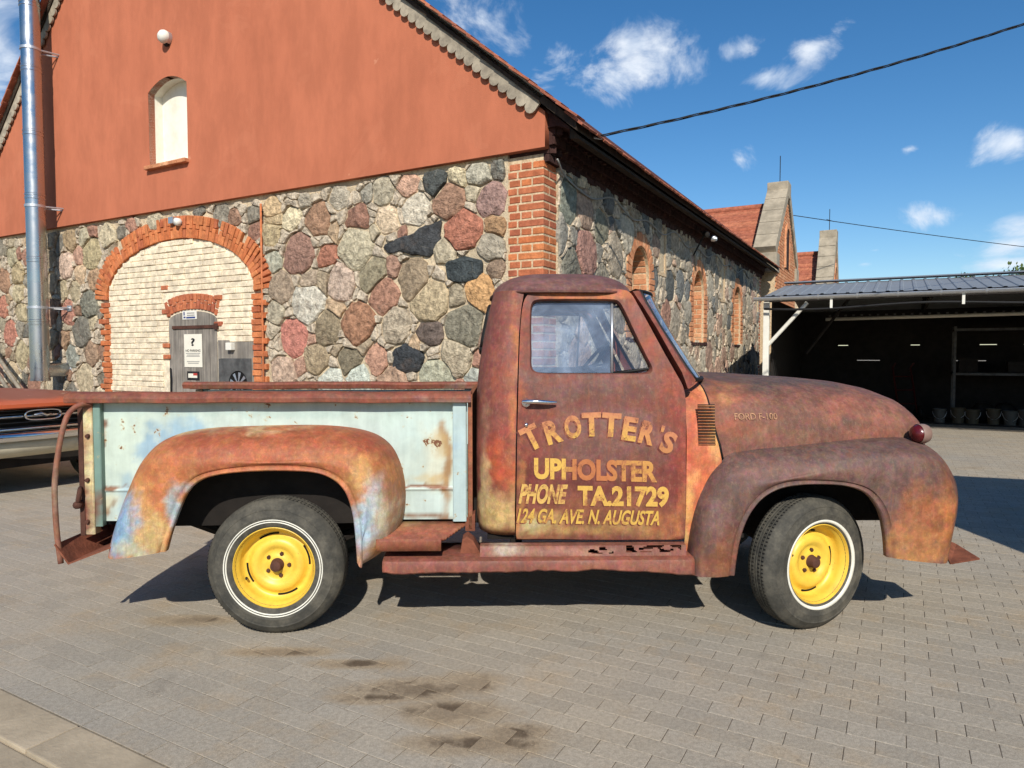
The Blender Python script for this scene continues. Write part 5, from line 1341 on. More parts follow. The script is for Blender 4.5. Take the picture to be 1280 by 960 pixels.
for i in range(46):
    t = i/45; X = XH0+(XH1-XH0)*(1-(1-t)**1.5) if t > 0 else XH0
    rows.append(hood_row(X, hood_w(X)*(1 if t < .72 else 1-((t-.72)/.28)**2.4*.5), max(ztop(X), ZJ+.01), ZJ-.03, 3.4))
# seam edge of the bonnet leans back to the scuttle at the bottom
def lean(p):
    X, y, z = p; f = max(0, min(1, (1.20-z)/.26)); d = max(0, 1-(X-XH0)/.5); return (X+(.055*f*f-.0)*d, y, z)
rows = [[lean(p) for p in r] for r in rows]
m = MB(); m.grid(rows); m.grid([[(p[0]-.0, p[1]*.985, p[2]-.012) for p in rows[0]], rows[0]])
hood = m.build('bonnet', MT['body'], truck, smooth=True, angle=40)
HOODP = [(980, 478, 170, 18, (102, 82, 75), .9), (1060, 500, 60, 12, (128, 84, 74), .5), (920, 535, 50, 20, (168, 92, 62), .85), (930, 495, 40, 16, (164, 98, 72), .7), (1000, 520, 60, 24, (128, 84, 70), .7), (1075, 520, 44, 26, (164, 98, 80), .85), (1120, 540, 30, 16, (160, 96, 78), .8), (1060, 538, 70, 7, (112, 86, 74), .7), (960, 545, 70, 5, (150, 110, 84), .5), (905, 500, 10, 50, (170, 96, 64), .6), (920, 497, 10, 8, (206, 140, 84), .6)]  # first patch darkens the top plane: its shading put into the colour
paint(hood, (142, 92, 78), HOODP, seed=8, var=.14, dark=.84)
# scuttle (cowl) between door and bonnet
XD1 = TC(858, 560)[0]+.006
_ed = np.array([TC(*p) for p in [(858, 560), (858, 510), (855.5, 487), (847, 469), (838, 453)]])
def EX(z): return np.interp(z, _ed[:, 1], _ed[:, 0])+.006
rows = []
for i in range(14):
    t = i/13; X = XD1+(XH0-.012-XD1)*t
    rows.append([(EX(p[2])+(XH0-.012-EX(p[2]))*t, p[1], p[2]) for p in hood_row(X, .822, ztop(max(X, hoodtop[0, 0]))-.004, ZJ-.03, 3.6)])
def lean2(p, t): X, y, z = p; f = max(0, min(1, (1.20-z)/.26)); return (X+.055*f*f*t, y, z)
rows = [[lean2(p, i/13) for p in r] for i, r in enumerate(rows)]
# side skirts of the scuttle carry on down behind the wing
low = []
for zz in np.linspace(ZJ-.03, .42, 14):
    low.append(zz)
m = MB(); m.grid(rows)
for sgn in (-1, 1):
    m.grid([[(rows[i][0][0], sgn*(.822 if zz > .62 else .822-.03*(.62-zz)/.2), zz) for i in range(14)] for zz in low])
cowl = m.build('scuttle', MT['body'], truck, smooth=True, angle=40)
paint(cowl, (186, 100, 62), [(870, 480, 24, 16, (170, 96, 68), .6), (868, 560, 8, 50, (184, 76, 48), .7), (893, 530, 8, 46, (208, 156, 92), .8), (880, 610, 14, 40, (190, 92, 48), .8), (866, 630, 8, 40, (206, 150, 78), .8), (880, 470, 16, 6, (196, 116, 60), .7), (862, 520, 6, 30, (150, 84, 62), .5), (862, 665, 8, 14, (190, 160, 90), .7)], seed=3, dark=1.3)
for i in range(14):                                      # louvres
    z0 = TC(882, 506.5+i*3.75)[1]; a = TC(872.5+i*.12, 520)[0]; b = TC(894+i*.12, 520)[0]
    l = MB(); l.prism([(-.8215, z0), (-.829, z0-.0035), (-.8215, z0-.0095)], 'x', a, b); o = l.build('louvre', MT['body'], cowl); paint(o, (170, 96, 60), [(893, 530, 8, 46, (206, 156, 96), .7)], var=.1)
    s = MB(); s.box(a, b, -.8232, -.8205, z0+.0005, z0+.0042); s.build('louvre_gap', MT['rubber'], cowl)
# gap line between bonnet and scuttle
gl = MB(); pts = [lean2((XH0-.006, p[1]*1.0, p[2]), 1) for p in hood_row(XH0, .815, ztop(XH0)-.006, ZJ-.03, 3.4)]
gl.tube(pts, .0075, 6); gl.build('bonnet_seam', MT['rubber'], truck, smooth=True)
# bonnet badge
V, Fa = text_mesh('FORD F-100', .012); lo, hi = V.min(0), V.max(0)
b0 = T(919, 522, -.79); b1 = T(970, 514, -.75)
def hood_side_y(X, z):
    w = hood_w(X); zt = ztop(X); zb = ZJ-.03; s = min(1, max(0, (z-zb)/(zt-zb))); n = 3.4; return -w*(1-s**n)**(1/n)
mb = MB(); vv = []
for v in V:
    X = b0[0]+(v[0]-lo[0])/(hi[0]-lo[0])*(b1[0]-b0[0]); z = b0[1]-.012+(v[1]-lo[1])/(hi[1]-lo[1])*.034; vv.append((X, hood_side_y(X, z)-.006, z))
mb.add(vv, Fa); MT['badge'] = plain('worn_badge', (170, 122, 88), .6, .0, .5, 60, .1); mb.build('badge', MT['badge'], hood, recalc=False)
# grille, front panel, headlamps, splash plate
g = MB(); gx = T(1182, 600, -.8)[0]-.12; g.box(gx-.03, gx, -.52, .52, .50, 1.0); fp = g.build('front_panel', MT['rust_dark'], truck)
for z in (.66, .80): MB().box(gx+.002, gx+.05, -.55, .55, z-.04, z+.04).build('grille_bar', MT['rust'], truck, bevel=.02)
for s in (-1, 1):
    h = MB(); h.lathe([(.0, .02), (.07, .012), (.09, 0), (.10, -.03), (.098, -.06)], 24, 'x', (gx+.0, s*.66, .86)); h.build('headlamp', MT['chrome'], truck, smooth=True)
pl = MB(); a = T(1182, 697, -.80); b = T(1221, 693, -.80); c = T(1190, 676, -.80)
A_, B_, C_, D_ = T(1188, 704, -.84), T(1225, 698, -.84), T(1208, 685, -.70), T(1180, 673, -.70)
pl.add([(A_[0], -.84, A_[1]), (B_[0], -.84, B_[1]), (C_[0], -.62, C_[1]), (D_[0], -.62, D_[1])], [(0, 1, 2, 3)])
o = pl.build('splash_plate', MT['rust'], truck); sm = o.modifiers.new('s', 'SOLIDIFY'); sm.thickness = .008
# red lamp standing on the wing
lx, lz = T(1151, 542, -.74)
lp = empty('marker_lamp', parent=truck); lp.location = (lx, -.74, lz); lp.rotation_euler = (0, 0, math.radians(-82))
l = MB(); l.lathe([(.0, -.052), (.022, -.049), (.038, -.040), (.046, -.026), (.048, -.018)], 26, 'y'); l.build('lens', MT['red_lens'], lp, smooth=True)
l = MB(); l.lathe([(.050, -.020), (.052, -.016), (.051, .018), (.046, .030), (.030, .038), (0, .040)], 26, 'y'); l.build('shell', MT['lamp_shell'], lp, smooth=True, angle=40)
l = MB(); l.tube([(0, 0, -.085), (0, 0, -.045)], .012, 8); l.build('stalk', MT['dark_metal'], lp)

# ------------------------------------------------ cab: door with window opening
dO = [(645, 672), (645, 640), (646, 560), (648, 480), (650, 420), (653, 385), (659, 369), (672, 362), (710, 360.5), (750, 360), (778, 362), (788, 366), (797, 380), (812, 407), (830, 440), (846, 468), (855, 486), (858, 510), (858, 560), (858, 620), (857, 668), (852, 675), (800, 676), (740, 676), (690, 675), (652, 675)]
wO = [(663, 460), (662.5, 440), (662, 415), (662.5, 392), (664.5, 379), (672, 374.3), (700, 373.5), (735, 373.5), (765, 374), (774, 377), (781, 388), (790, 407), (800, 428), (809, 446), (815, 458), (815, 464), (809, 467.5), (780, 468), (740, 468), (700, 468), (672, 467)]
def ringpts(pts, n):
    P = [np.array(TC(*p)) for p in pts]; return resample(spline(P, 6, True), n, True)
ND = 220
cen = np.array(TC(735, 430)); oR = ringpts(dO, 600); wR = ringpts(wO, 600)
def by_angle(R, c, n):
    ang = np.unwrap(np.arctan2(R[:, 1]-c[1], R[:, 0]-c[0])); 
    if ang[-1] < ang[0]: R = R[::-1]; ang = ang[::-1]
    t = np.linspace(0, 2*math.pi, n, endpoint=False); a0 = ang[0]; tt = (t-a0) % (2*math.pi)+a0
    return np.stack([np.interp(tt, np.r_[ang, ang[0]+2*math.pi], np.r_[R[:, k], R[0, k]]) for k in (0, 1)], 1)
def door_mesh():
    # match loop points by fraction so that corners stay sharp
    a = by_angle(oR, cen, 720); b = by_angle(wR, cen, 720)
    d = np.r_[0, np.cumsum(np.linalg.norm(np.diff(np.vstack([a, a[:1]]), axis=0), axis=1)+.5*np.linalg.norm(np.diff(np.vstack([b, b[:1]]), axis=0), axis=1))]
    t = np.linspace(0, d[-1], ND, endpoint=False); idx = np.interp(t, d, np.arange(721))
    A = np.stack([np.interp(idx, np.arange(721), np.r_[a[:, k], a[0, k]]) for k in (0, 1)], 1); B = np.stack([np.interp(idx, np.arange(721), np.r_[b[:, k], b[0, k]]) for k in (0, 1)], 1)
    rows = []
    rows.append([(p[0]+(q[0]-p[0])*.001, cabY(p[1])+.04, p[1]) for p, q in zip(A, B)])
    for s in (0, .012):
        rows.append([(p[0]+(q[0]-p[0])*s*.6, cabY(p[1])+(.008 if s == 0 else 0), p[1]+(q[1]-p[1])*s*.6) for p, q in zip(A, B)])
    K = 46
    for k in range(1, K+1):
        s = .0072+(1-.0072)*k/K
        rows.append([(p[0]+(q[0]-p[0])*s, cabY(p[1]+(q[1]-p[1])*s)-(.006 if False else 0), p[1]+(q[1]-p[1])*s) for p, q in zip(A, B)])
    # window reveal: a step in towards the glass
    for dz, dy in ((.006, .012), (.010, .030), (.010, .060)):
        rows.append([(q[0]+(cen[0]-q[0])*dz/.3, cabY(q[1])+dy, q[1]+(cen[1]-q[1])*dz/.3) for q in B])
    m = MB(); m.grid(rows, closed_u=True); return m
door = door_mesh().build('door', MT['body'], truck, smooth=True, angle=45)
DOORP = [(750, 368, 110, 7, (196, 110, 60), .95), (652, 520, 5, 120, (188, 96, 52), .7), (656, 400, 8, 50, (160, 78, 54), .6), (740, 485, 90, 18, MAUVE, .8), (750, 550, 80, 40, (138, 92, 86), .75), (665, 560, 22, 70, (138, 62, 48), .75), (662, 595, 16, 24, (118, 46, 42), .8), (700, 600, 50, 14, (124, 58, 52), .6), (846, 560, 12, 90, (158, 66, 50), .8), (830, 610, 16, 40, (136, 60, 54), .7), (760, 608, 60, 10, (112, 44, 42), .6), (750, 640, 100, 18, (150, 88, 58), .75), (680, 655, 36, 16, (204, 160, 92), .8), (670, 657, 16, 9, (196, 188, 140), .7), (760, 664, 80, 10, (186, 140, 78), .75), (830, 655, 26, 20, (172, 104, 58), .7), (850, 640, 6, 40, (186, 110, 62), .6), (648, 620, 5, 60, (196, 124, 64), .7), (820, 420, 22, 40, (158, 82, 56), .7), (800, 390, 14, 24, (150, 72, 54), .6), (840, 480, 16, 20, (158, 76, 52), .7), (700, 672, 50, 4, (150, 96, 60), .6), (770, 520, 40, 14, (132, 96, 94), .5)]
paint(door, (136, 74, 60), DOORP, yp=-.82, seed=11, var=.15, dark=.93)
# glass: drop pane, divider, quarter light
def wy(z): return cabY(z)+.045
def pane(name, pts, mat, parent, off=0):
    P = [TC(*p) for p in pts]; m = MB(); m.add([(x, wy(z)+off, z) for x, z in P], [tuple(range(len(P)))]); return m.build(name, mat, parent)
pane('window_pane', [(657, 470), (657, 371), (766, 371), (766, 470)], MT['glass_door'], door)
pane('quarter_light', [(768, 470), (768, 371), (783, 374), (818, 455), (818, 470)], MT['glass_clear'], door, .004)
xa, za = TC(766.5, 469); xb, zb_ = TC(766.5, 372)
d = MB(); d.tube([(xa, wy(za)-.006, za), (xb, wy(zb_)-.006, zb_)], .0075, 8); d.build('window_divider', MT['galv'], door, smooth=True)
sl = MB(); P = [TC(*p) for p in wO]; P = resample(spline([np.array(p) for p in P], 6, True), 90, True); sl.tube([(p[0], cabY(p[1])+.034, p[1]) for p in P]+[(P[0][0], cabY(P[0][1])+.034, P[0][1])], .008, 6); sl.build('window_seal', MT['rubber'], door, smooth=True)
sl = MB(); Q = [(772, 375), (781, 389), (800, 429), (816, 461), (768, 467)]; sl.tube([(TC(*q)[0], wy(TC(*q)[1])-.004, TC(*q)[1]) for q in Q], .010, 6); sl.build('quarter_light_frame', MT['rubber'], door, smooth=True)
# handle and lock
hx, hzz = TC(654, 502); hx2, _ = TC(694, 502)
h = MB(); yh = cabY(hzz); h.tube([(hx+.012, yh, hzz), (hx+.012, yh-.030, hzz)], [.016, .012], 12); h.lathe([(.024, -.001), (.024, -.006), (.018, -.012), (.01, -.012)], 18, 'y', (hx+.014, yh, hzz-.006))
h.tube([(hx-.004, yh-.030, hzz+.003), (hx+.02, yh-.040, hzz+.003), (hx+.08, yh-.042, hzz+.002), (hx+.13, yh-.038, hzz-.001), (hx2+.004, yh-.030, hzz-.002)], [.007, .0125, .0115, .009, .0055], 12)
h.build('door_handle', MT['chrome'], door, smooth=True, angle=50)
kx, kz = TC(658, 531); h = MB(); h.lathe([(.0, -.014), (.008, -.013), (.011, -.006), (.012, 0)], 16, 'y', (kx, cabY(kz), kz)); h.build('lock', MT['chrome'], door, smooth=True)

# hand-painted lettering, laid on the door skin
def mat_sign():
    k = NM('sign_paint'); P = k.tc('Object'); c = k.attr('Col'); n = k.noise(38, 6, .7, .3, vec=P); n2 = k.noise(9, 5, .7, vec=P)
    col = k.mix(k.rng(k.math('ADD', k.math('MULTIPLY', n, .6), k.math('MULTIPLY', n2, .5)), .53, .66, 0, .75), c, lin((164, 96, 66)))
    w = k.math('ADD', k.math('MULTIPLY', k.noise(46, 4, .75, .3, vec=P), .6), k.math('MULTIPLY', n2, .45)); k.put(k.b.inputs['Alpha'], k.rng(w, .555, .70, .96, .25))
    return k.fin(k.scale(col, k.rng(n, .3, .7, .88, 1.1)), .6, 0, k.bump(n, .1, .003), .3)
MT['sign'] = mat_sign()
SIGN = []
def letters(s, x0, x1, yc, h, bold, shear=0., col=(226, 172, 66), slope=0., arch=None, shade=(2.0, -1.6), cols=None):
    """s fitted between photo columns x0..x1, centre row yc, cap height h (all in px of the door plane)"""
    def emit(fn, colour, off):
        V, Fa = text_mesh(s, bold, shear) if arch is None else (None, None)
        lo, hi = V.min(0), V.max(0); vs = []; cc = []
        for v in V:
            u = (v[0]-lo[0])/(hi[0]-lo[0]); w = (v[1]-lo[1])/(hi[1]-lo[1]); px = x0+u*(x1-x0); py = yc+h/2-w*h+slope*(px-(x0+x1)/2)
            X, Z = TC(px-off[0], py-off[1]); vs.append((X, cabY(Z)-off[2], Z)); cc.append(colour(u, w) if callable(colour) else lin(colour))
        SIGN.append((vs, Fa, cc))
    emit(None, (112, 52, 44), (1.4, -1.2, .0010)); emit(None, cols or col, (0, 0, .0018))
def glyph(ch, cx, cy, w, h, rot, bold, col):
    V, Fa = text_mesh(ch, bold); lo, hi = V.min(0), V.max(0); c, s = math.cos(rot), math.sin(rot)
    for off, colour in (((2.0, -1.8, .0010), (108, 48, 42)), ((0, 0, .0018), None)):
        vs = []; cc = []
        for v in V:
            a = ((v[0]-lo[0])/(hi[0]-lo[0])-.5)*w; b = ((v[1]-lo[1])/(hi[1]-lo[1])-.5)*h
            px = cx+a*c-b*s*-1*-1; py = cy-(a*s+b*c); px = cx+a*c-b*s
            X, Z = TC(px-off[0], py-off[1]); vs.append((X, cabY(Z)-off[2], Z))
            f = (b/h+.5); cc.append(lin(colour) if colour else [p*(1-f)+q*f for p, q in zip(lin(col), lin((206, 128, 86)))])
        SIGN.append((vs, Fa, cc))
A1 = (228, 176, 62); A2 = (216, 146, 70)
for ch, cx, cy, w, h, rot, col in [('T', 664.5, 547, 23, 31, 27, A1), ('R', 691, 539.5, 20, 30, 17, A1), ('O', 716, 533.5, 21, 29, 7, A1), ('T', 739.5, 530.5, 24, 30, 2, A1), ('T', 764, 531, 24, 30, -4, A1), ('E', 787.5, 536, 18, 30, -9, A1), ('R', 809.5, 541, 19, 29, -14, A2), ("'", 828.5, 536, 4.5, 8, -16, A2), ('S', 835.5, 553, 17, 28, -24, (196, 128, 70))]:
    glyph(ch, cx, cy, w, h, math.radians(rot), .042, col)
def ucol(u, w):
    a, b, c = lin((228, 180, 66)), lin((196, 116, 62)), lin((214, 150, 66))
    if u < .24: return a
    if u < .32: t = (u-.24)/.08; return [p*(1-t)+q*t for p, q in zip(a, b)]
    if u < .62: return b
    t = min(1, (u-.62)/.15); return [p*(1-t)+q*t for p, q in zip(b, c)]
letters('UPHOLSTER', 667.5, 821.5, 587.5, 27, .045, 0, slope=.028, cols=ucol)
letters('PHONE', 648, 710, 617.5, 25, .045, .34, (226, 180, 84), slope=.01)
letters('TA.21729', 722, 836, 620.5, 26, .046, .0, (228, 178, 68), slope=.012)
letters('124 GA. AVE. N. AUGUSTA', 645.5, 824, 646, 18.5, .030, .34, (222, 176, 62), slope=.018)
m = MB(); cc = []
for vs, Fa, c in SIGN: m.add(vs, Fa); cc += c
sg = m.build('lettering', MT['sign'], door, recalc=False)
at = sg.data.attributes.new('Col', 'FLOAT_COLOR', 'POINT'); at.data.foreach_set('color', np.hstack([np.array(cc), np.ones((len(cc), 1))]).ravel())

# far door: the same shell mirrored, plus its glass (no lettering is visible there)
for src in [door]+[c for c in door.children if c.name.split('.')[0] not in ('lettering',)]:
    d = src.data.copy()
    for v in d.vertices: v.co.y = -v.co.y
    d.flip_normals()
    if src is door: fd = inst('door', d, truck)
    else: inst(src.name.split('.')[0], d, fd)

# ---- cab shell: rear quarters and back wall in one pressing, roof, pillars, screen
seam = resample([TC(*p) for p in [(643.5, 674), (643.5, 640), (644.5, 560), (646.5, 480), (648.5, 420), (651.5, 385), (655, 366)]], 40)
back = resample([T(*p, -.60) for p in [(606, 674), (599, 664), (596, 640), (595.5, 560), (596, 490), (599, 455), (605, 420), (612, 385), (617, 366)]], 60)
def seamX(z): return np.interp(z, seam[:, 1], seam[:, 0])
def backX(z): o = np.argsort(back[:, 1]); return np.interp(z, back[o, 1], back[o, 0])
ZB, ZD = TC(645, 672)[1], TC(655, 363)[1]
levels = np.r_[np.linspace(ZB, ZB+.06, 6)[:-1], np.linspace(ZB+.06, ZD, 64)]
rows = []
for z in levels:
    y0 = cabY(z); xs, xb = seamX(z), backX(z); row = []; tuck = max(0, 1-(z-ZB)/.05)**2*.05
    rc = min(.19, (xs-xb)*.92); ry = .24
    for t in np.linspace(0, 1, 12)[:-1]: row.append((xs+(xb+rc-xs)*t, y0+tuck, z))
    for f in np.linspace(0, math.pi/2, 18): row.append((xb+rc-rc*math.sin(f)**.8 if f > 0 else xb+rc, y0+tuck+ry*(1-math.cos(f)**.8), z))
    for t in np.linspace(0, 1, 10)[1:]: row.append((xb-.02*math.sin(t*math.pi/2)*0, (y0+tuck+ry)*(1-t), z))
    row = row+[(x, -y, zz) for x, y, zz in row[::-1][1:]]; rows.append(row)
nc = len(rows[0])
zw0, zw1 = T(600, 440, -.5)[1], T(614, 384, -.5)[1]
def skipb(i, j):
    y = .5*(rows[i][j][1]+rows[i][j+1][1]); z = levels[i]; x = rows[i][j][0]
    return zw0 < z < zw1 and abs(y) < .53
m = MB(); m.grid(rows, skip=skipb)
cab = m.build('cab_shell', MT['body'], truck, smooth=True, angle=40)
CABP = [(620, 420, 30, 40, (138, 78, 70), .7), (615, 500, 16, 60, (132, 70, 60), .7), (630, 470, 14, 60, (150, 70, 52), .6), (641, 480, 4, 110, (196, 116, 58), .7), (640, 600, 5, 40, (206, 150, 80), .6), (620, 560, 26, 24, (158, 62, 44), .8), (620, 590, 24, 30, (190, 84, 42), .9), (625, 580, 14, 24, (178, 76, 40), .5), (618, 645, 30, 26, (204, 168, 104), .95), (603, 620, 8, 46, (206, 178, 124), .8), (620, 670, 26, 7, (158, 108, 66), .7), (600, 540, 5, 50, (160, 112, 88), .6), (620, 372, 26, 10, (138, 86, 76), .6)]
paint(cab, (140, 74, 62), CABP, yp=-.80, seed=17, var=.12, dark=1.0)
# rear window
m = MB(); 
def bw(z, y): return (backX(z)+.006, y, z)
zc = np.linspace(zw0-.01, zw1+.01, 6); m.grid([[bw(z, y) for y in (-.55, 0, .55)] for z in zc]); m.build('rear_window', MT['glass_clear'], truck)
m = MB(); loop = [bw(z, -.53) for z in np.linspace(zw0+.03, zw1-.03, 6)]+[bw(zw1, -.50)]+[bw(zw1, .50)]+[bw(z, .53) for z in np.linspace(zw1-.03, zw0+.03, 6)]+[bw(zw0, .50), bw(zw0, -.50)]
loop = [(x-.006, y, z) for x, y, z in loop]; m.tube(loop+[loop[0]], .016, 8); m.build('rear_window_seal', MT['rubber'], truck, smooth=True)
# roof
xr0, xr1 = T(614, 372, -.55)[0], T(798, 362, -.62)[0]; zdr = ZD+.004; hr = T(700, 340, -.35)[1]-zdr; yr = abs(cabY(ZD))+.012
cxr = (xr0+xr1)/2; hx_ = (xr1-xr0)/2
def plan(t):
    c, s = math.cos(t), math.sin(t); n = 4.2
    return cxr+hx_*math.copysign(abs(c)**(2/n), c), yr*math.copysign(abs(s)**(2/n), s)
TT = np.linspace(0, 2*math.pi, 120, endpoint=False); rows = []
rows.append([(plan(t)[0], plan(t)[1], zdr-.018) for t in TT]); rows.append([(cxr+(plan(t)[0]-cxr)*1.012, plan(t)[1]*1.012, zdr-.010) for t in TT])
for s in [1.012, 1.0, .992, .975, .95, .92, .88, .83, .77, .7, .6, .5, .4, .3, .2, .1, .0]:
    h = hr*(1-min(1, s)**2.7)**(.62); rows.append([(cxr+(plan(t)[0]-cxr)*s, plan(t)[1]*s, zdr+h-.004*(s > 1)) for t in TT])
m = MB(); m.grid(rows, closed_u=True); roof_o = m.build('cab_roof', MT['body'], truck, smooth=True, angle=50)
paint(roof_o, (128, 88, 86), [(640, 352, 30, 14, (142, 96, 92), .6), (760, 350, 40, 14, (118, 78, 76), .6), (700, 358, 90, 3, (120, 74, 66), .6)], yp=-.72, seed=23, var=.1)
# drip rail
m = MB(); m.tube([(cxr+(plan(t)[0]-cxr)*1.018, -yr*1.022 if False else plan(t)[1]*1.02, zdr-.012) for t in np.linspace(math.pi*1.02, math.pi*1.98, 50)], .007, 6); o = m.build('drip_rail', MT['body'], roof_o, smooth=True); paint(o, (112, 66, 58), [], var=.1)
# inner headliner panel
rows = [[(cxr+(plan(t)[0]-cxr)*s, plan(t)[1]*s, zdr-.012+(.055 if s < .9 else 0)) for t in TT] for s in (.985, .9, .5, 0)]
m = MB(); m.grid(rows, closed_u=True); m.build('headliner', MT['headliner'], truck, smooth=True)
# screen pillars, both sides, and the curved screen
pt = [TC(*p) for p in [(790, 364), (803, 383), (820, 410), (838, 442), (852, 466), (859, 486)]]
pf = [T(*p, -.66) for p in [(799, 364), (806, 380), (821, 408), (838, 436), (851, 458), (862, 474)]]
pt = resample(pt, 20); pf = resample(pf, 20)
for sg_ in (-1, 1):
    m = MB(); rows = [[(a[0]+.004, sg_*abs(cabY(a[1])), a[1]), (a[0]+.006+(b[0]-a[0])*.5, sg_*(abs(cabY(a[1]))-.004), (a[1]+b[1])/2), (b[0]-.004, sg_*(abs(cabY(b[1]))-.03), b[1]), (b[0]-.012, sg_*(abs(cabY(b[1]))-.07), b[1]-.01), (a[0]-.01, sg_*(abs(cabY(a[1]))-.075), a[1]-.01)] for a, b in zip(pt, pf)]
    m.grid(rows, closed_u=True); o = m.build('screen_pillar', MT['body'], truck, smooth=True, angle=50)
    if sg_ > 0:
        pass
    paint(o, (142, 70, 54), [(800, 380, 14, 20, (128, 64, 54), .6), (845, 460, 16, 16, (158, 78, 52), .7)], yp=-.78, seed=31, var=.12)
rows = []
for b in pf:
    W = abs(cabY(b[1]))-.055; rows.append([(b[0]-.004+.15*(1-abs(y)**3.5), y*W, b[1]) for y in np.linspace(-1, 1, 25)])
m = MB(); m.grid(rows); m.build('windscreen', MT['glass_blue'], truck, smooth=True)
m = MB(); e = [rows[i][0] for i in range(20)]; m.tube([(p[0]+.006, p[1]-.004, p[2]) for p in e], .010, 6); m.tube([(p[0]+.006, -p[1]+.004, p[2]) for p in e], .010, 6); m.tube(rows[0], .010, 6); m.tube(rows[-1], .012, 6); m.build('windscreen_seal', MT['rubber'], truck, smooth=True)
# header over the screen and dash top
m = MB(); m.grid([[(p[0]-.02, p[1], p[2]+.012) for p in rows[0]], [(xr1-.06, p[1], zdr-.005) for p in rows[0]]]); o = m.build('screen_header', MT['body'], truck); paint(o, (128, 84, 80), [])
# interior
xf = XD1-.02; xbk = backX(1.0)+.06; FLZ = .50
m = MB(); m.box(xbk, xf+.35, -.74, .74, FLZ-.02, FLZ); m.build('cab_floor', MT['underbody'], truck)
m = MB(); m.box(xbk+.06, xbk+.56, -.70, .70, FLZ+.15, FLZ+.38); st = m.build('bench_seat', MT['interior'], truck, bevel=.05, smooth=True)
m = MB(); m.prism([(xbk+.04, FLZ+.3), (xbk+.20, FLZ+.38), (xbk+.13, FLZ+.76), (xbk+.03, FLZ+.76)], 'y', -.70, .70); m.build('seat_back', MT['interior'], truck, bevel=.03, smooth=True)
ZC = ztop(XH0)
m = MB(); m.prism([(xf-.14, ZC-.06), (xf+.10, ZC-.05), (xf+.10, ZC-.35), (xf-.10, ZC-.30)], 'y', -.62, .62); m.build('dashboard', MT['interior'], truck, bevel=.02)
m = MB(); m.box(xf+.22, xf+.24, -.60, .60, FLZ, ZC-.16); m.build('firewall', MT['underbody'], truck)
# steering wheel on the far side
sw = empty('steering_wheel', parent=truck); sw.location = (xf-.33, .36, ZC+.02); sw.rotation_euler = (0, math.radians(-52), 0)
m = MB(); A = np.linspace(0, 2*math.pi, 41); m.tube([(.215*math.cos(a), .215*math.sin(a), 0) for a in A], .012, 8, cap=False); m.build('rim', MT['rubber'], sw, smooth=True)
m = MB()
for a in (.2, 1.57+.7, 3.5): m.tube([(0, 0, -.03), (.21*math.cos(a), .21*math.sin(a), 0)], .009, 6)
m.build('spokes', MT['rubber'], sw); m = MB(); m.lathe([(0, .0), (.04, -.005), (.05, -.03), (.02, -.05)], 16, 'z'); m.build('boss', MT['rubber'], sw, smooth=True)
m = MB(); m.tube([(0, 0, -.03), (0, 0, -.55)], .022, 8); m.build('column', MT['dark_metal'], sw)

# ------------------------------------------------ load bed
BY = .655
bx0, bx1 = T(118, 560, -BY)[0], T(584, 560, -BY)[0]; bzt = T(350, 503, -BY)[1]; bzb = T(540, 649, -BY)[1]
zbead = T(540, 611, -BY)[1]
def bed_side(s):
    rows = []; zs = list(np.linspace(bzb, zbead-.016, 8))+[zbead-.011, zbead-.005, zbead, zbead+.005, zbead+.011]+list(np.linspace(zbead+.016, bzt, 34))
    for z in zs:
        bead = .010*math.exp(-((z-zbead)/.007)**2)
        rows.append([(x, s*(BY+bead), z) for x in np.linspace(bx0, bx1, 150)])
    m = MB(); m.grid(rows); return m
BEDP = [(150, 560, 60, 60, (206, 222, 206), .5), (230, 545, 40, 20, (128, 172, 208), .75), (190, 570, 20, 34, (120, 166, 206), .7), (160, 620, 14, 30, (140, 180, 208), .6), (128, 632, 20, 14, (214, 204, 166), .7), (120, 560, 7, 90, (160, 104, 62), .8), (126, 530, 5, 8, (120, 72, 46), .9), (127, 560, 4, 6, (120, 72, 46), .9), (125, 590, 5, 7, (120, 72, 46), .9), (128, 645, 16, 8, (150, 100, 62), .8), (132, 610, 30, 3, (140, 86, 50), .95), (142, 630, 4, 5, (130, 84, 50), .8), (540, 570, 34, 40, (214, 212, 190), .7), (558, 585, 7, 70, (164, 118, 64), .9), (545, 600, 14, 10, (196, 160, 100), .7), (548, 555, 12, 16, (196, 166, 110), .6), (530, 611, 50, 2.8, (138, 84, 50), 1.0), (525, 647, 50, 4, (140, 92, 56), .9), (530, 630, 34, 12, (200, 218, 218), .7), (515, 560, 20, 40, (190, 214, 214), .6), (350, 515, 250, 8, (168, 198, 198), .5), (450, 525, 60, 6, (196, 220, 216), .5), (525, 600, 20, 8, (206, 180, 120), .5)]  # long strip under the top rail is the rail's shadow, painted in
for s in (-1, 1):
    o = bed_side(s).build('bed_side', MT['bed'], truck, smooth=True); paint(o, (196, 216, 214), BEDP, yp=-BY, seed=41, var=.05, warp=.04, dark=.95)
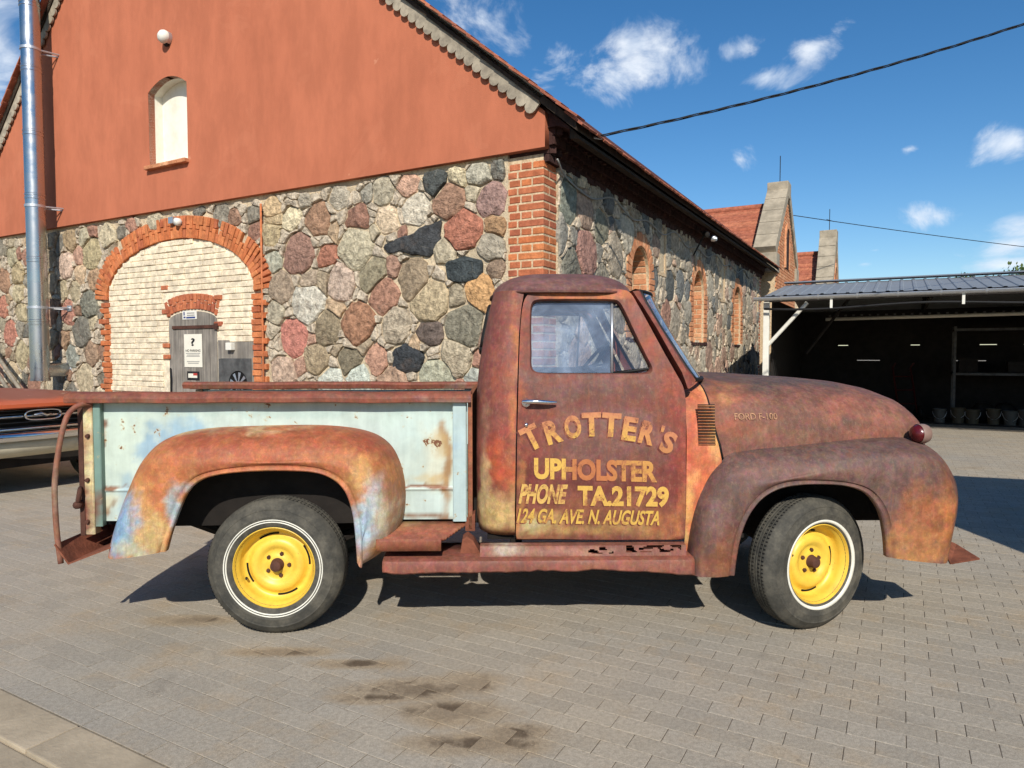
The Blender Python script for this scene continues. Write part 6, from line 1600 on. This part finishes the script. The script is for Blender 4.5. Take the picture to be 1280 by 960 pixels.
# top rails: rolled edge
rx0, rx1 = T(84, 496, -.70)[0], T(589, 496, -.70)[0]; zr1 = T(350, 491, -.72)[1]; zr0_ = T(350, 503, -.735)[1]
for s in (-1, 1):
    m = MB(); pr = [(.60, zr1-.015), (.61, zr1-.002), (.64, zr1+.004), (.69, zr1+.003), (.722, zr1-.008), (.735, zr1-.028), (.732, zr0_), (.722, zr0_-.004), (.715, zr0_+.01), (.66, zr0_+.012), (.61, zr0_+.005)]
    rows = []
    for x in np.linspace(rx0, rx1, 90): rows.append([(x, s*y, z+.003*math.sin(x*9)*math.sin(x*3.7)) for y, z in pr])
    m.grid(rows, closed_u=True); nq = len(pr); m.f.append(tuple(range(nq))); m.f.append(tuple(len(rows)*nq-1-i for i in range(nq)))
    o = m.build('bed_rail', MT['body'], truck, smooth=True, angle=40); paint(o, (150, 82, 62), [(150, 497, 60, 8, (134, 92, 74), .6), (560, 500, 40, 5, (158, 140, 130), .5), (420, 500, 100, 4, (140, 96, 78), .5)], yp=-.73, seed=51, var=.12)
    # end block of the rail
# front panel of the bed and the stake pockets
fx = T(588, 560, -.66)[0]
m = MB(); m.box(fx-.012, fx+.012, -.69, .69, bzb-.05, zr1-.012); o = m.build('bed_front_panel', MT['body'], truck, bevel=.004); paint(o, (158, 92, 58), [(590, 580, 10, 50, (190, 130, 74), .6), (592, 640, 10, 20, (170, 110, 66), .6)], var=.15)
for s in (-1, 1):
    xa, xb = T(566, 560, -.69)[0], T(583, 560, -.69)[0]
    m = MB(); m.post(xa, xb, min(s*.652, s*.70), max(s*.652, s*.70), bzb-.002, zr0_+.002); o = m.build('front_post', MT['bed'], truck); paint(o, (186, 210, 216), [(575, 560, 6, 30, (156, 190, 220), .6)], yp=-.69, var=.05)
    xa, xb = T(119, 560, -.69)[0], T(129, 560, -.69)[0]
    m = MB(); m.post(xa-.01, xb-.012, min(s*.652, s*.692), max(s*.652, s*.692), bzb-.02, zr0_+.002); o = m.build('rear_post', MT['bed'], truck); paint(o, (124, 158, 150), [(118, 640, 14, 26, (130, 74, 52), .9)], yp=-.69, var=.08)
    xa, xb = T(104, 560, -.70)[0], T(116, 560, -.70)[0]
    m = MB(); m.post(xa, xb, min(s*.640, s*.70), max(s*.640, s*.70), T(100, 668, -.7)[1], zr0_-.004); o = m.build('rear_channel', MT['body'], truck); paint(o, (214, 198, 152), [(108, 550, 8, 12, (150, 88, 54), .8), (108, 645, 12, 34, (128, 66, 52), 1.0), (104, 585, 4, 60, (150, 96, 60), .6), (112, 508, 10, 8, (150, 80, 54), .9), (110, 580, 4, 8, (150, 90, 56), .8)], yp=-.7, warp=.02, var=.15, dark=1.0)
    xa, xb = T(97, 560, -.70)[0], T(104, 560, -.70)[0]
    m = MB(); m.box(xa, xb-.003, min(s*.60, s*.695), max(s*.60, s*.695), T(100, 670, -.7)[1], T(100, 508, -.7)[1]); o = m.build('rear_angle', MT['rust_dark'], truck, bevel=.003)
for py in (545, 600, 652): MB().lathe([(0, -.016), (.010, -.014), (.012, 0)], 8, 'y', (T(110, py, -.70)[0], -.70, T(110, py, -.70)[1])).build('bolt', MT['rust_dark'], truck)
m = MB(); x_, z_ = T(99, 618, -.72); m.tube([(x_-.005, -.70, z_+.03), (x_+.01, -.735, z_+.01), (x_, -.73, z_-.03), (x_-.012, -.71, z_-.05)], .012, 6); m.lathe([(0, -.02), (.02, -.015), (.022, .015), (0, .02)], 10, 'y', (x_-.01, -.715, z_-.055)); m.build('latch', MT['rust_dark'], truck, smooth=True)
# floor of the bed: planks
FZ = .80
for i in range(8):
    y0 = -.64+i*.16; MB().box(rx0+.08, fx-.02, y0+.004, y0+.156, FZ-.03, FZ).build('floor_plank', MT['wood_dark'], truck)
m = MB(); m.box(rx0+.05, rx0+.10, -.66, .66, FZ-.10, FZ+.01); m.build('rear_sill', MT['rust'], truck, bevel=.006)
# wheel house behind the rear wing
P = [tuple(p) for p in resample(spline(rO, 6), 40)]; P = [(x*.99, z*.985) for x, z in P if z > .52]
for s in (-1, 1): MB().prism(P, 'y', min(s*.668, s*.676), max(s*.668, s*.676)).build('wheel_house', MT['underbody'], truck)
# step between wing and cab
s0 = [T(p[0], p[1], -.88) for p in [(474, 691), (555, 684), (580, 658), (580, 650)]]
m = MB(); xa = T(470, 690, -.9)[0]; xb = T(579, 660, -.9)[0]; zt_ = T(540, 652, -.67)[1]; zl = T(530, 677, -.90)[1]; zl2 = T(530, 690, -.92)[1]
sec = [(-.660, zt_), (-.70, zt_-.012)]
for i in range(7): y = -.72-i*.024; sec += [(y, zt_-.018-i*.004), (y-.009, zt_-.012-i*.004), (y-.016, zt_-.018-i*.004)]
sec += [(-.895, zl+.012), (-.905, zl+.002), (-.905, zl2)]
rows = []
for x in np.linspace(xa, xb, 30):
    t = (x-xa)/(xb-xa); rows.append([(xa+(xb-.11*max(0, min(1, (-.70-y)/.2))-xa)*t, y, z) for y, z in sec])
m.grid(rows); o = m.build('step_plate', MT['body'], truck, smooth=True, angle=30); paint(o, (164, 98, 66), [(530, 655, 50, 6, (206, 170, 116), .7), (520, 676, 50, 10, (160, 84, 66), .7)], var=.18)
sm = o.modifiers.new('s', 'SOLIDIFY'); sm.thickness = .006
# running board
RY = -.90
a0 = T(478, 700, RY); a1 = T(868, 698, RY); zt_ = T(640, 701, RY)[1]; zb2 = T(640, 717.5, RY)[1]
for s in (-1, 1):
    rows = []
    for i, x in enumerate(np.linspace(a0[0], a1[0], 80)):
        f = (x-a0[0])/(a1[0]-a0[0]); up = .012*math.sin(f*math.pi)*(1 if f < .8 else 1)+.010*math.exp(-((f-.68)/.08)**2)-.012*max(0, (f-.9)/.1)+.010*mnoise.noise((f*9, 2.2, 0))+.006*mnoise.noise((f*37, 5.2, 0)); e = min(1, max(.0, f/.06)); zz = zb2+up+(1-e)*.012
        rows.append([(x, s*y, z) for y, z in ((.62, zt_+.015), (.80, zt_+.012), (.88, zt_+.006), (.900, zt_-.002), (.906, zt_-.014), (.906, zz+.006), (.900, zz), (.885, zz+.004), (.88, zz+.018))])
    m = MB(); m.grid(rows); o = m.build('running_board', MT['body'], truck, smooth=True, angle=40); paint(o, (148, 84, 68), [(560, 712, 60, 8, (150, 80, 66), .5), (780, 710, 80, 8, (156, 92, 74), .6), (860, 705, 14, 10, (126, 74, 60), .5)], var=.18, seed=61)
    sm = o.modifiers.new('s', 'SOLIDIFY'); sm.thickness = .004; sm.offset = 0
    # perforated rusty apron behind the board
    za, zb3 = zt_+.004, T(700, 683, -.86)[1]
    xa, xb = T(600, 690, -.86)[0], T(858, 690, -.86)[0]
    nx, nz = 130, 10; rows = [[(xa+(xb-xa)*i/nx, s*(.862-.012*j/nz), za+(zb3-za)*j/nz) for i in range(nx+1)] for j in range(nz+1)]
    def hole(j, i):
        f = i/nx; h = j/nz; v = mnoise.noise((f*26, h*3.0, 4.2))
        if .50 < f < .64: return v > .12 and h > .25 and h < .9
        if .70 < f < .97: return v > -.02 and .3 < h < .92
        return False
    m = MB(); m.grid(rows, skip=hole); m.grid([rows[-1], [(p[0], p[1]-s*.05, p[2]+.004) for p in rows[-1]]])
    o = m.build('sill_apron', MT['body'], truck); paint(o, (150, 92, 76), [(630, 688, 20, 8, (206, 190, 176), .7), (720, 690, 60, 5, (176, 126, 108), .6)], var=.2, seed=66, warp=.02)
# brackets
p = [T(*q, -.80) for q in [(574, 697), (578, 674), (584, 670), (592, 676), (601, 692), (601, 697)]]
m = MB(); m.prism(p, 'y', -.81, -.70); o = m.build('board_bracket', MT['rust'], truck, bevel=.006)
x_, z_ = T(645, 682, -.7); MB().box(x_-.03, x_+.03, -.74, -.60, z_-.02, z_+.06).build('cab_mount', MT['underbody'], truck)
p = [T(*q, -.66) for q in [(582, 648), (594, 640), (594, 662), (582, 662)]]; m = MB(); m.prism(p, 'y', -.69, -.60); o = m.build('bed_mount', MT['rust'], truck)
# chassis, axles, springs
for s in (-1, 1):
    m = MB(); m.box(-1.05, 3.45, min(s*.40, s*.47), max(s*.40, s*.47), .50, .63); m.build('chassis_rail', MT['underbody'], truck, bevel=.008)
    m = MB(); m.tube([(-.62, s*.50, .56), (-.3, s*.50, .44), (0, s*.50, .40), (.3, s*.50, .44), (.62, s*.50, .56)], .032, 8); m.build('leaf_spring', MT['underbody'], truck)
    m = MB(); m.box(2.2, 3.35, min(s*.50, s*.52), max(s*.50, s*.52), .55, 1.02); m.build('inner_wing', MT['underbody'], truck)
    m = MB(); A = np.linspace(.15, math.pi-.15, 20); m.grid([[(2.79+.46*math.cos(a), s*y, .50+.40*math.sin(a)) for a in A] for y in (.50, .88)]); m.build('wheel_arch_liner', MT['underbody'], truck)
    m = MB(); m.box(-.62, .62, min(s*.60, s*.64), max(s*.60, s*.64), .62, 1.0); m.build('rear_inner_panel', MT['underbody'], truck)
m = MB(); m.tube([(0, -.66, WR), (0, -.14, WR), (0, -.12, WR), (0, .12, WR), (0, .14, WR), (0, .66, WR)], [.045, .045, .14, .14, .045, .045], 14); m.build('rear_axle', MT['underbody'], truck, smooth=True)
m = MB(); m.tube([(2.794, -.64, WR), (2.794, -.4, WR-.05), (2.794, .4, WR-.05), (2.794, .64, WR)], .04, 10); m.build('front_axle', MT['underbody'], truck)
m = MB(); m.tube([(.12, 0, .36), (1.6, 0, .48)], .04, 10); m.build('prop_shaft', MT['underbody'], truck)
m = MB(); m.box(2.1, 3.1, -.30, .30, .38, 1.0); m.build('engine', MT['underbody'], truck, bevel=.04)
m = MB(); m.box(1.35, 2.1, -.16, .16, .38, .62); m.build('gearbox', MT['underbody'], truck, bevel=.04)
m = MB(); m.box(-.95, -.75, -.42, .42, .50, .60); m.build('cross_member', MT['underbody'], truck)
# rear bumper of angle iron with its hoop of pipe
bu = MB(); xe, ze = T(76, 690, -.86); xr_, zr_ = T(134, 652, -.2)
pA, pB, pC = T(67, 681, -.87), T(85, 706, -.87), T(95, 690, -.87)
xb_ = pB[0]
sec = [(pA[0], pA[1]), (pB[0], pB[1]), (pB[0]+.26, pB[1]+.10), (pB[0]+.255, pB[1]+.106), (pB[0]+.004, pB[1]+.010), (pA[0]+.007, pA[1]+.001)]
bu.prism(sec, 'y', -.87, .87); bu.build('rear_bumper', MT['rust'], truck)
pts = [T(*q, -.78) for q in [(103, 506), (96, 506), (89, 510), (84, 519), (82, 535), (80.5, 560), (79.5, 600), (80.5, 640), (83, 670), (87, 699)]]
P3 = [np.array((x, -.70-.15*min(1, i/6), z)) for i, (x, z) in enumerate(pts)]
m = MB(); m.tube([tuple(p) for p in spline(P3, 5)], .0135, 12); o = m.build('bumper_hoop', MT['body'], truck, smooth=True); paint(o, (150, 96, 74), [(80, 610, 14, 50, (172, 140, 122), .9), (85, 520, 14, 30, (140, 78, 60), .8), (88, 690, 10, 20, (150, 92, 66), .7)], var=.15)
for s in (-1, 1): MB().box(xb_+.10, -1.0, min(s*.40, s*.46), max(s*.40, s*.46), .50, .58).build('bumper_iron', MT['rust_dark'], truck)
# ================================================================ orange car behind the pickup's tail (x forward, y to its left)
CF = Vector((-4.80, 7.12, 0)); CH = Vector((.87, -.49, 0)).normalized()
car = empty('orange_car', CF, math.atan2(CH.y, CH.x)); tag(car, 'faded orange muscle car with chrome bumper, nose towards the pickup tail', 'car')
def carpaint(): 
    k = NM('faded_orange'); P = k.tc('Object'); n = k.noise(2.6, 6, .7, .4, vec=P); n2 = k.noise(30, 5, .7, vec=P)
    up = k.rng(k.math('ADD', k.N.new('ShaderNodeSeparateXYZ').outputs[2], 0), 0, 1)
    sx = k.N.new('ShaderNodeSeparateXYZ'); k.L.new(P, sx.inputs[0]); nose = k.rng(k.math('ADD', sx.outputs[0], k.math('MULTIPLY', k.math('SUBTRACT', n, .5), .55)), -.42, -.12)
    top = k.rng(sx.outputs[2], .925, .96)
    col = k.mix(k.math('MULTIPLY', top, k.math('SUBTRACT', 1, nose)), lin((204, 92, 44)), lin((142, 78, 58)))
    col = k.mix(k.rng(n2, .60, .7, 0, .5), col, lin((130, 70, 50))); col = k.mix(k.rng(k.noise(7, 4, .6, vec=P), .67, .71, 0, .8), col, lin((214, 190, 160)))
    return k.fin(col, .5, 0, k.bump(n2, .12, .003), .4)
MT['car_orange'] = carpaint(); MT['valance'] = plain('cream_valance', (206, 198, 176), .6, 0, .12, 4, .1); 
W = .95
# bonnet and wings: crowned sheet, leading edge slightly V-shaped in plan
def nose_x(y): return .0-.10*(y/W)**2
rows = []
for i in range(22):
    t = i/21; row = []
    for j in range(41):
        y = -W+2*W*j/40; x = nose_x(y)-t*2.15; z = .945+.085*(1-(1-min(1, t*1.6))**2)-.055*(abs(y)/W)**4+.012*math.exp(-((abs(y)-.30)/.06)**2)*min(1, t*4); row.append((x, y, z))
    rows.append(row)
edge = [(x-.0, y, z-.035) for x, y, z in rows[0]]; edge2 = [(x-.03, y, z-.05) for x, y, z in rows[0]]
m = MB(); m.grid([edge2, edge]+rows); m.build('bonnet', MT['car_orange'], car, smooth=True, angle=50)
for s in (-1, 1):                                        # front wings
    m = MB(); R_ = []
    for i in range(30):
        x = -.10-i/29*1.55+.0; arch = .36**2-(x+.72)**2; zlow = .34 if arch < 0 else .34+math.sqrt(arch); R_.append([(x, s*(W-.0), .89), (x, s*(W+.02), .80), (x, s*(W+.015), .66), (x, s*W, max(zlow, .45) if zlow < .66 else min(zlow, .70)), (x, s*(W-.03), zlow if zlow < .66 else min(zlow, .72))])
    m.grid(R_); m.build('front_wing', MT['car_orange'], car, smooth=True)
    m = MB(); m.box(-.14, -.02, s*W-.09 if s > 0 else -W, s*W if s > 0 else -W+.09, .66, .90); m.build('wing_end', MT['car_orange'], car, bevel=.03, smooth=True)
# grille cavity with bars, badge, lamps
m = MB(); m.box(-.30, -.26, -W+.05, W-.05, .64, .90); m.build('grille_back', MT['dark_metal'], car)
for z in (.70, .745, .79, .835, .87): MB().box(-.20, -.185, -W+.10, W-.10, z-.004, z+.004).build('grille_bar', MT['fan_plate'], car)
MB().box(-.17, -.14, -W+.10, W-.10, .802, .818).build('chrome_strip', MT['chrome'], car, bevel=.004)
MB().box(-.15, -.08, -W+.06, W-.06, .668, .70).build('lower_moulding', MT['chrome'], car, bevel=.01, smooth=True)
pts = [(.0, .17*math.cos(a), .052*math.sin(a)) for a in np.linspace(0, 2*math.pi, 33)]
b = empty('emblem', parent=car); b.location = (-.12, 0, .82)
MB().tube([(x, math.copysign(abs(y/.17)**.6, y)*.17, math.copysign(abs(z/.052)**.6, z)*.052) for x, y, z in pts], .012, 6).build('frame', MT['chrome'], b, smooth=True)
MB().tube([(0, -.09, 0), (0, -.02, .015), (0, .03, -.01), (0, .10, .008)], [.012, .02, .02, .008], 8).build('figure', MT['chrome'], b, smooth=True)
for s in (-1, 1):
    for y in (.62, .79):
        MB().lathe([(0, .02), (.06, .012), (.074, 0), (.082, -.02), (.08, -.06)], 22, 'x', (-.15, s*y, .80)).build('headlamp', MT['chrome'], car, smooth=True)
# chrome bumper and cream valance
rows = []
for j in range(31):
    y = -W-.02+(2*W+.04)*j/30; x = nose_x(y)+.04; rows.append([(x-.04, y, .665), (x+.01, y, .662), (x+.035, y, .640), (x+.03, y, .605), (x+.012, y, .580), (x-.04, y, .572)])
m = MB(); m.grid(rows); m.build('bumper', MT['chrome'], car, smooth=True)
rows = []
for j in range(31):
    y = -W+.03+(2*W-.06)*j/30; x = nose_x(y); rows.append([(x-.02, y, .575), (x+.0, y, .54), (x-.02, y, .47), (x-.10, y, .405), (x-.16, y, .40)])
m = MB(); m.grid(rows); m.build('valance', MT['valance'], car, smooth=True)
# rest of the body, mostly out of the picture
m = MB(); m.prism([(-1.65, .36), (-4.3, .36), (-4.75, .50), (-4.80, .90), (-3.9, 1.0), (-2.2, .985), (-1.65, .9)], 'y', -W, W); m.build('body', MT['car_orange'], car, bevel=.05, smooth=True)
rows = []
for z, x0, x1, w in ((.98, -2.6, -4.5, .80), (1.2, -3.05, -4.25, .68), (1.33, -3.3, -4.0, .60), (1.36, -3.5, -3.8, .5)): rows.append([(x0, -w, z), (x0+.08, 0, z), (x0, w, z), (x1, w, z), (x1-.05, 0, z), (x1, -w, z)])
m = MB(); m.grid(rows, closed_u=True); m.f.append(tuple(18+i for i in range(6))); m.build('cabin_glass', MT['rubber'], car, smooth=True)
m = MB(); m.box(-4.0, -3.35, -.60, .60, 1.335, 1.375); m.build('roof', MT['car_orange'], car, bevel=.015)
m = MB(); m.box(-4.3, -.25, -.70, .70, .28, .42); m.build('underbody', MT['underbody'] if 'underbody' in MT else MT['black'], car)
for x in (-.72, -3.55):
    for s in (-1, 1):
        w = empty('wheel', parent=car); w.location = (x, s*.80, .33)
        MB().lathe([(.19, -.10), (.24, -.11), (.30, -.10), (.33, -.07), (.33, .07), (.30, .10), (.24, .11), (.19, .10)], 32, 'y').build('tyre', MT['tyre'], w, smooth=True)
        MB().lathe([(0, s*.05), (.05, s*.05), (.08, s*.03), (.15, s*.04), (.19, s*.08)], 24, 'y').build('rim', MT['galv'], w, smooth=True)
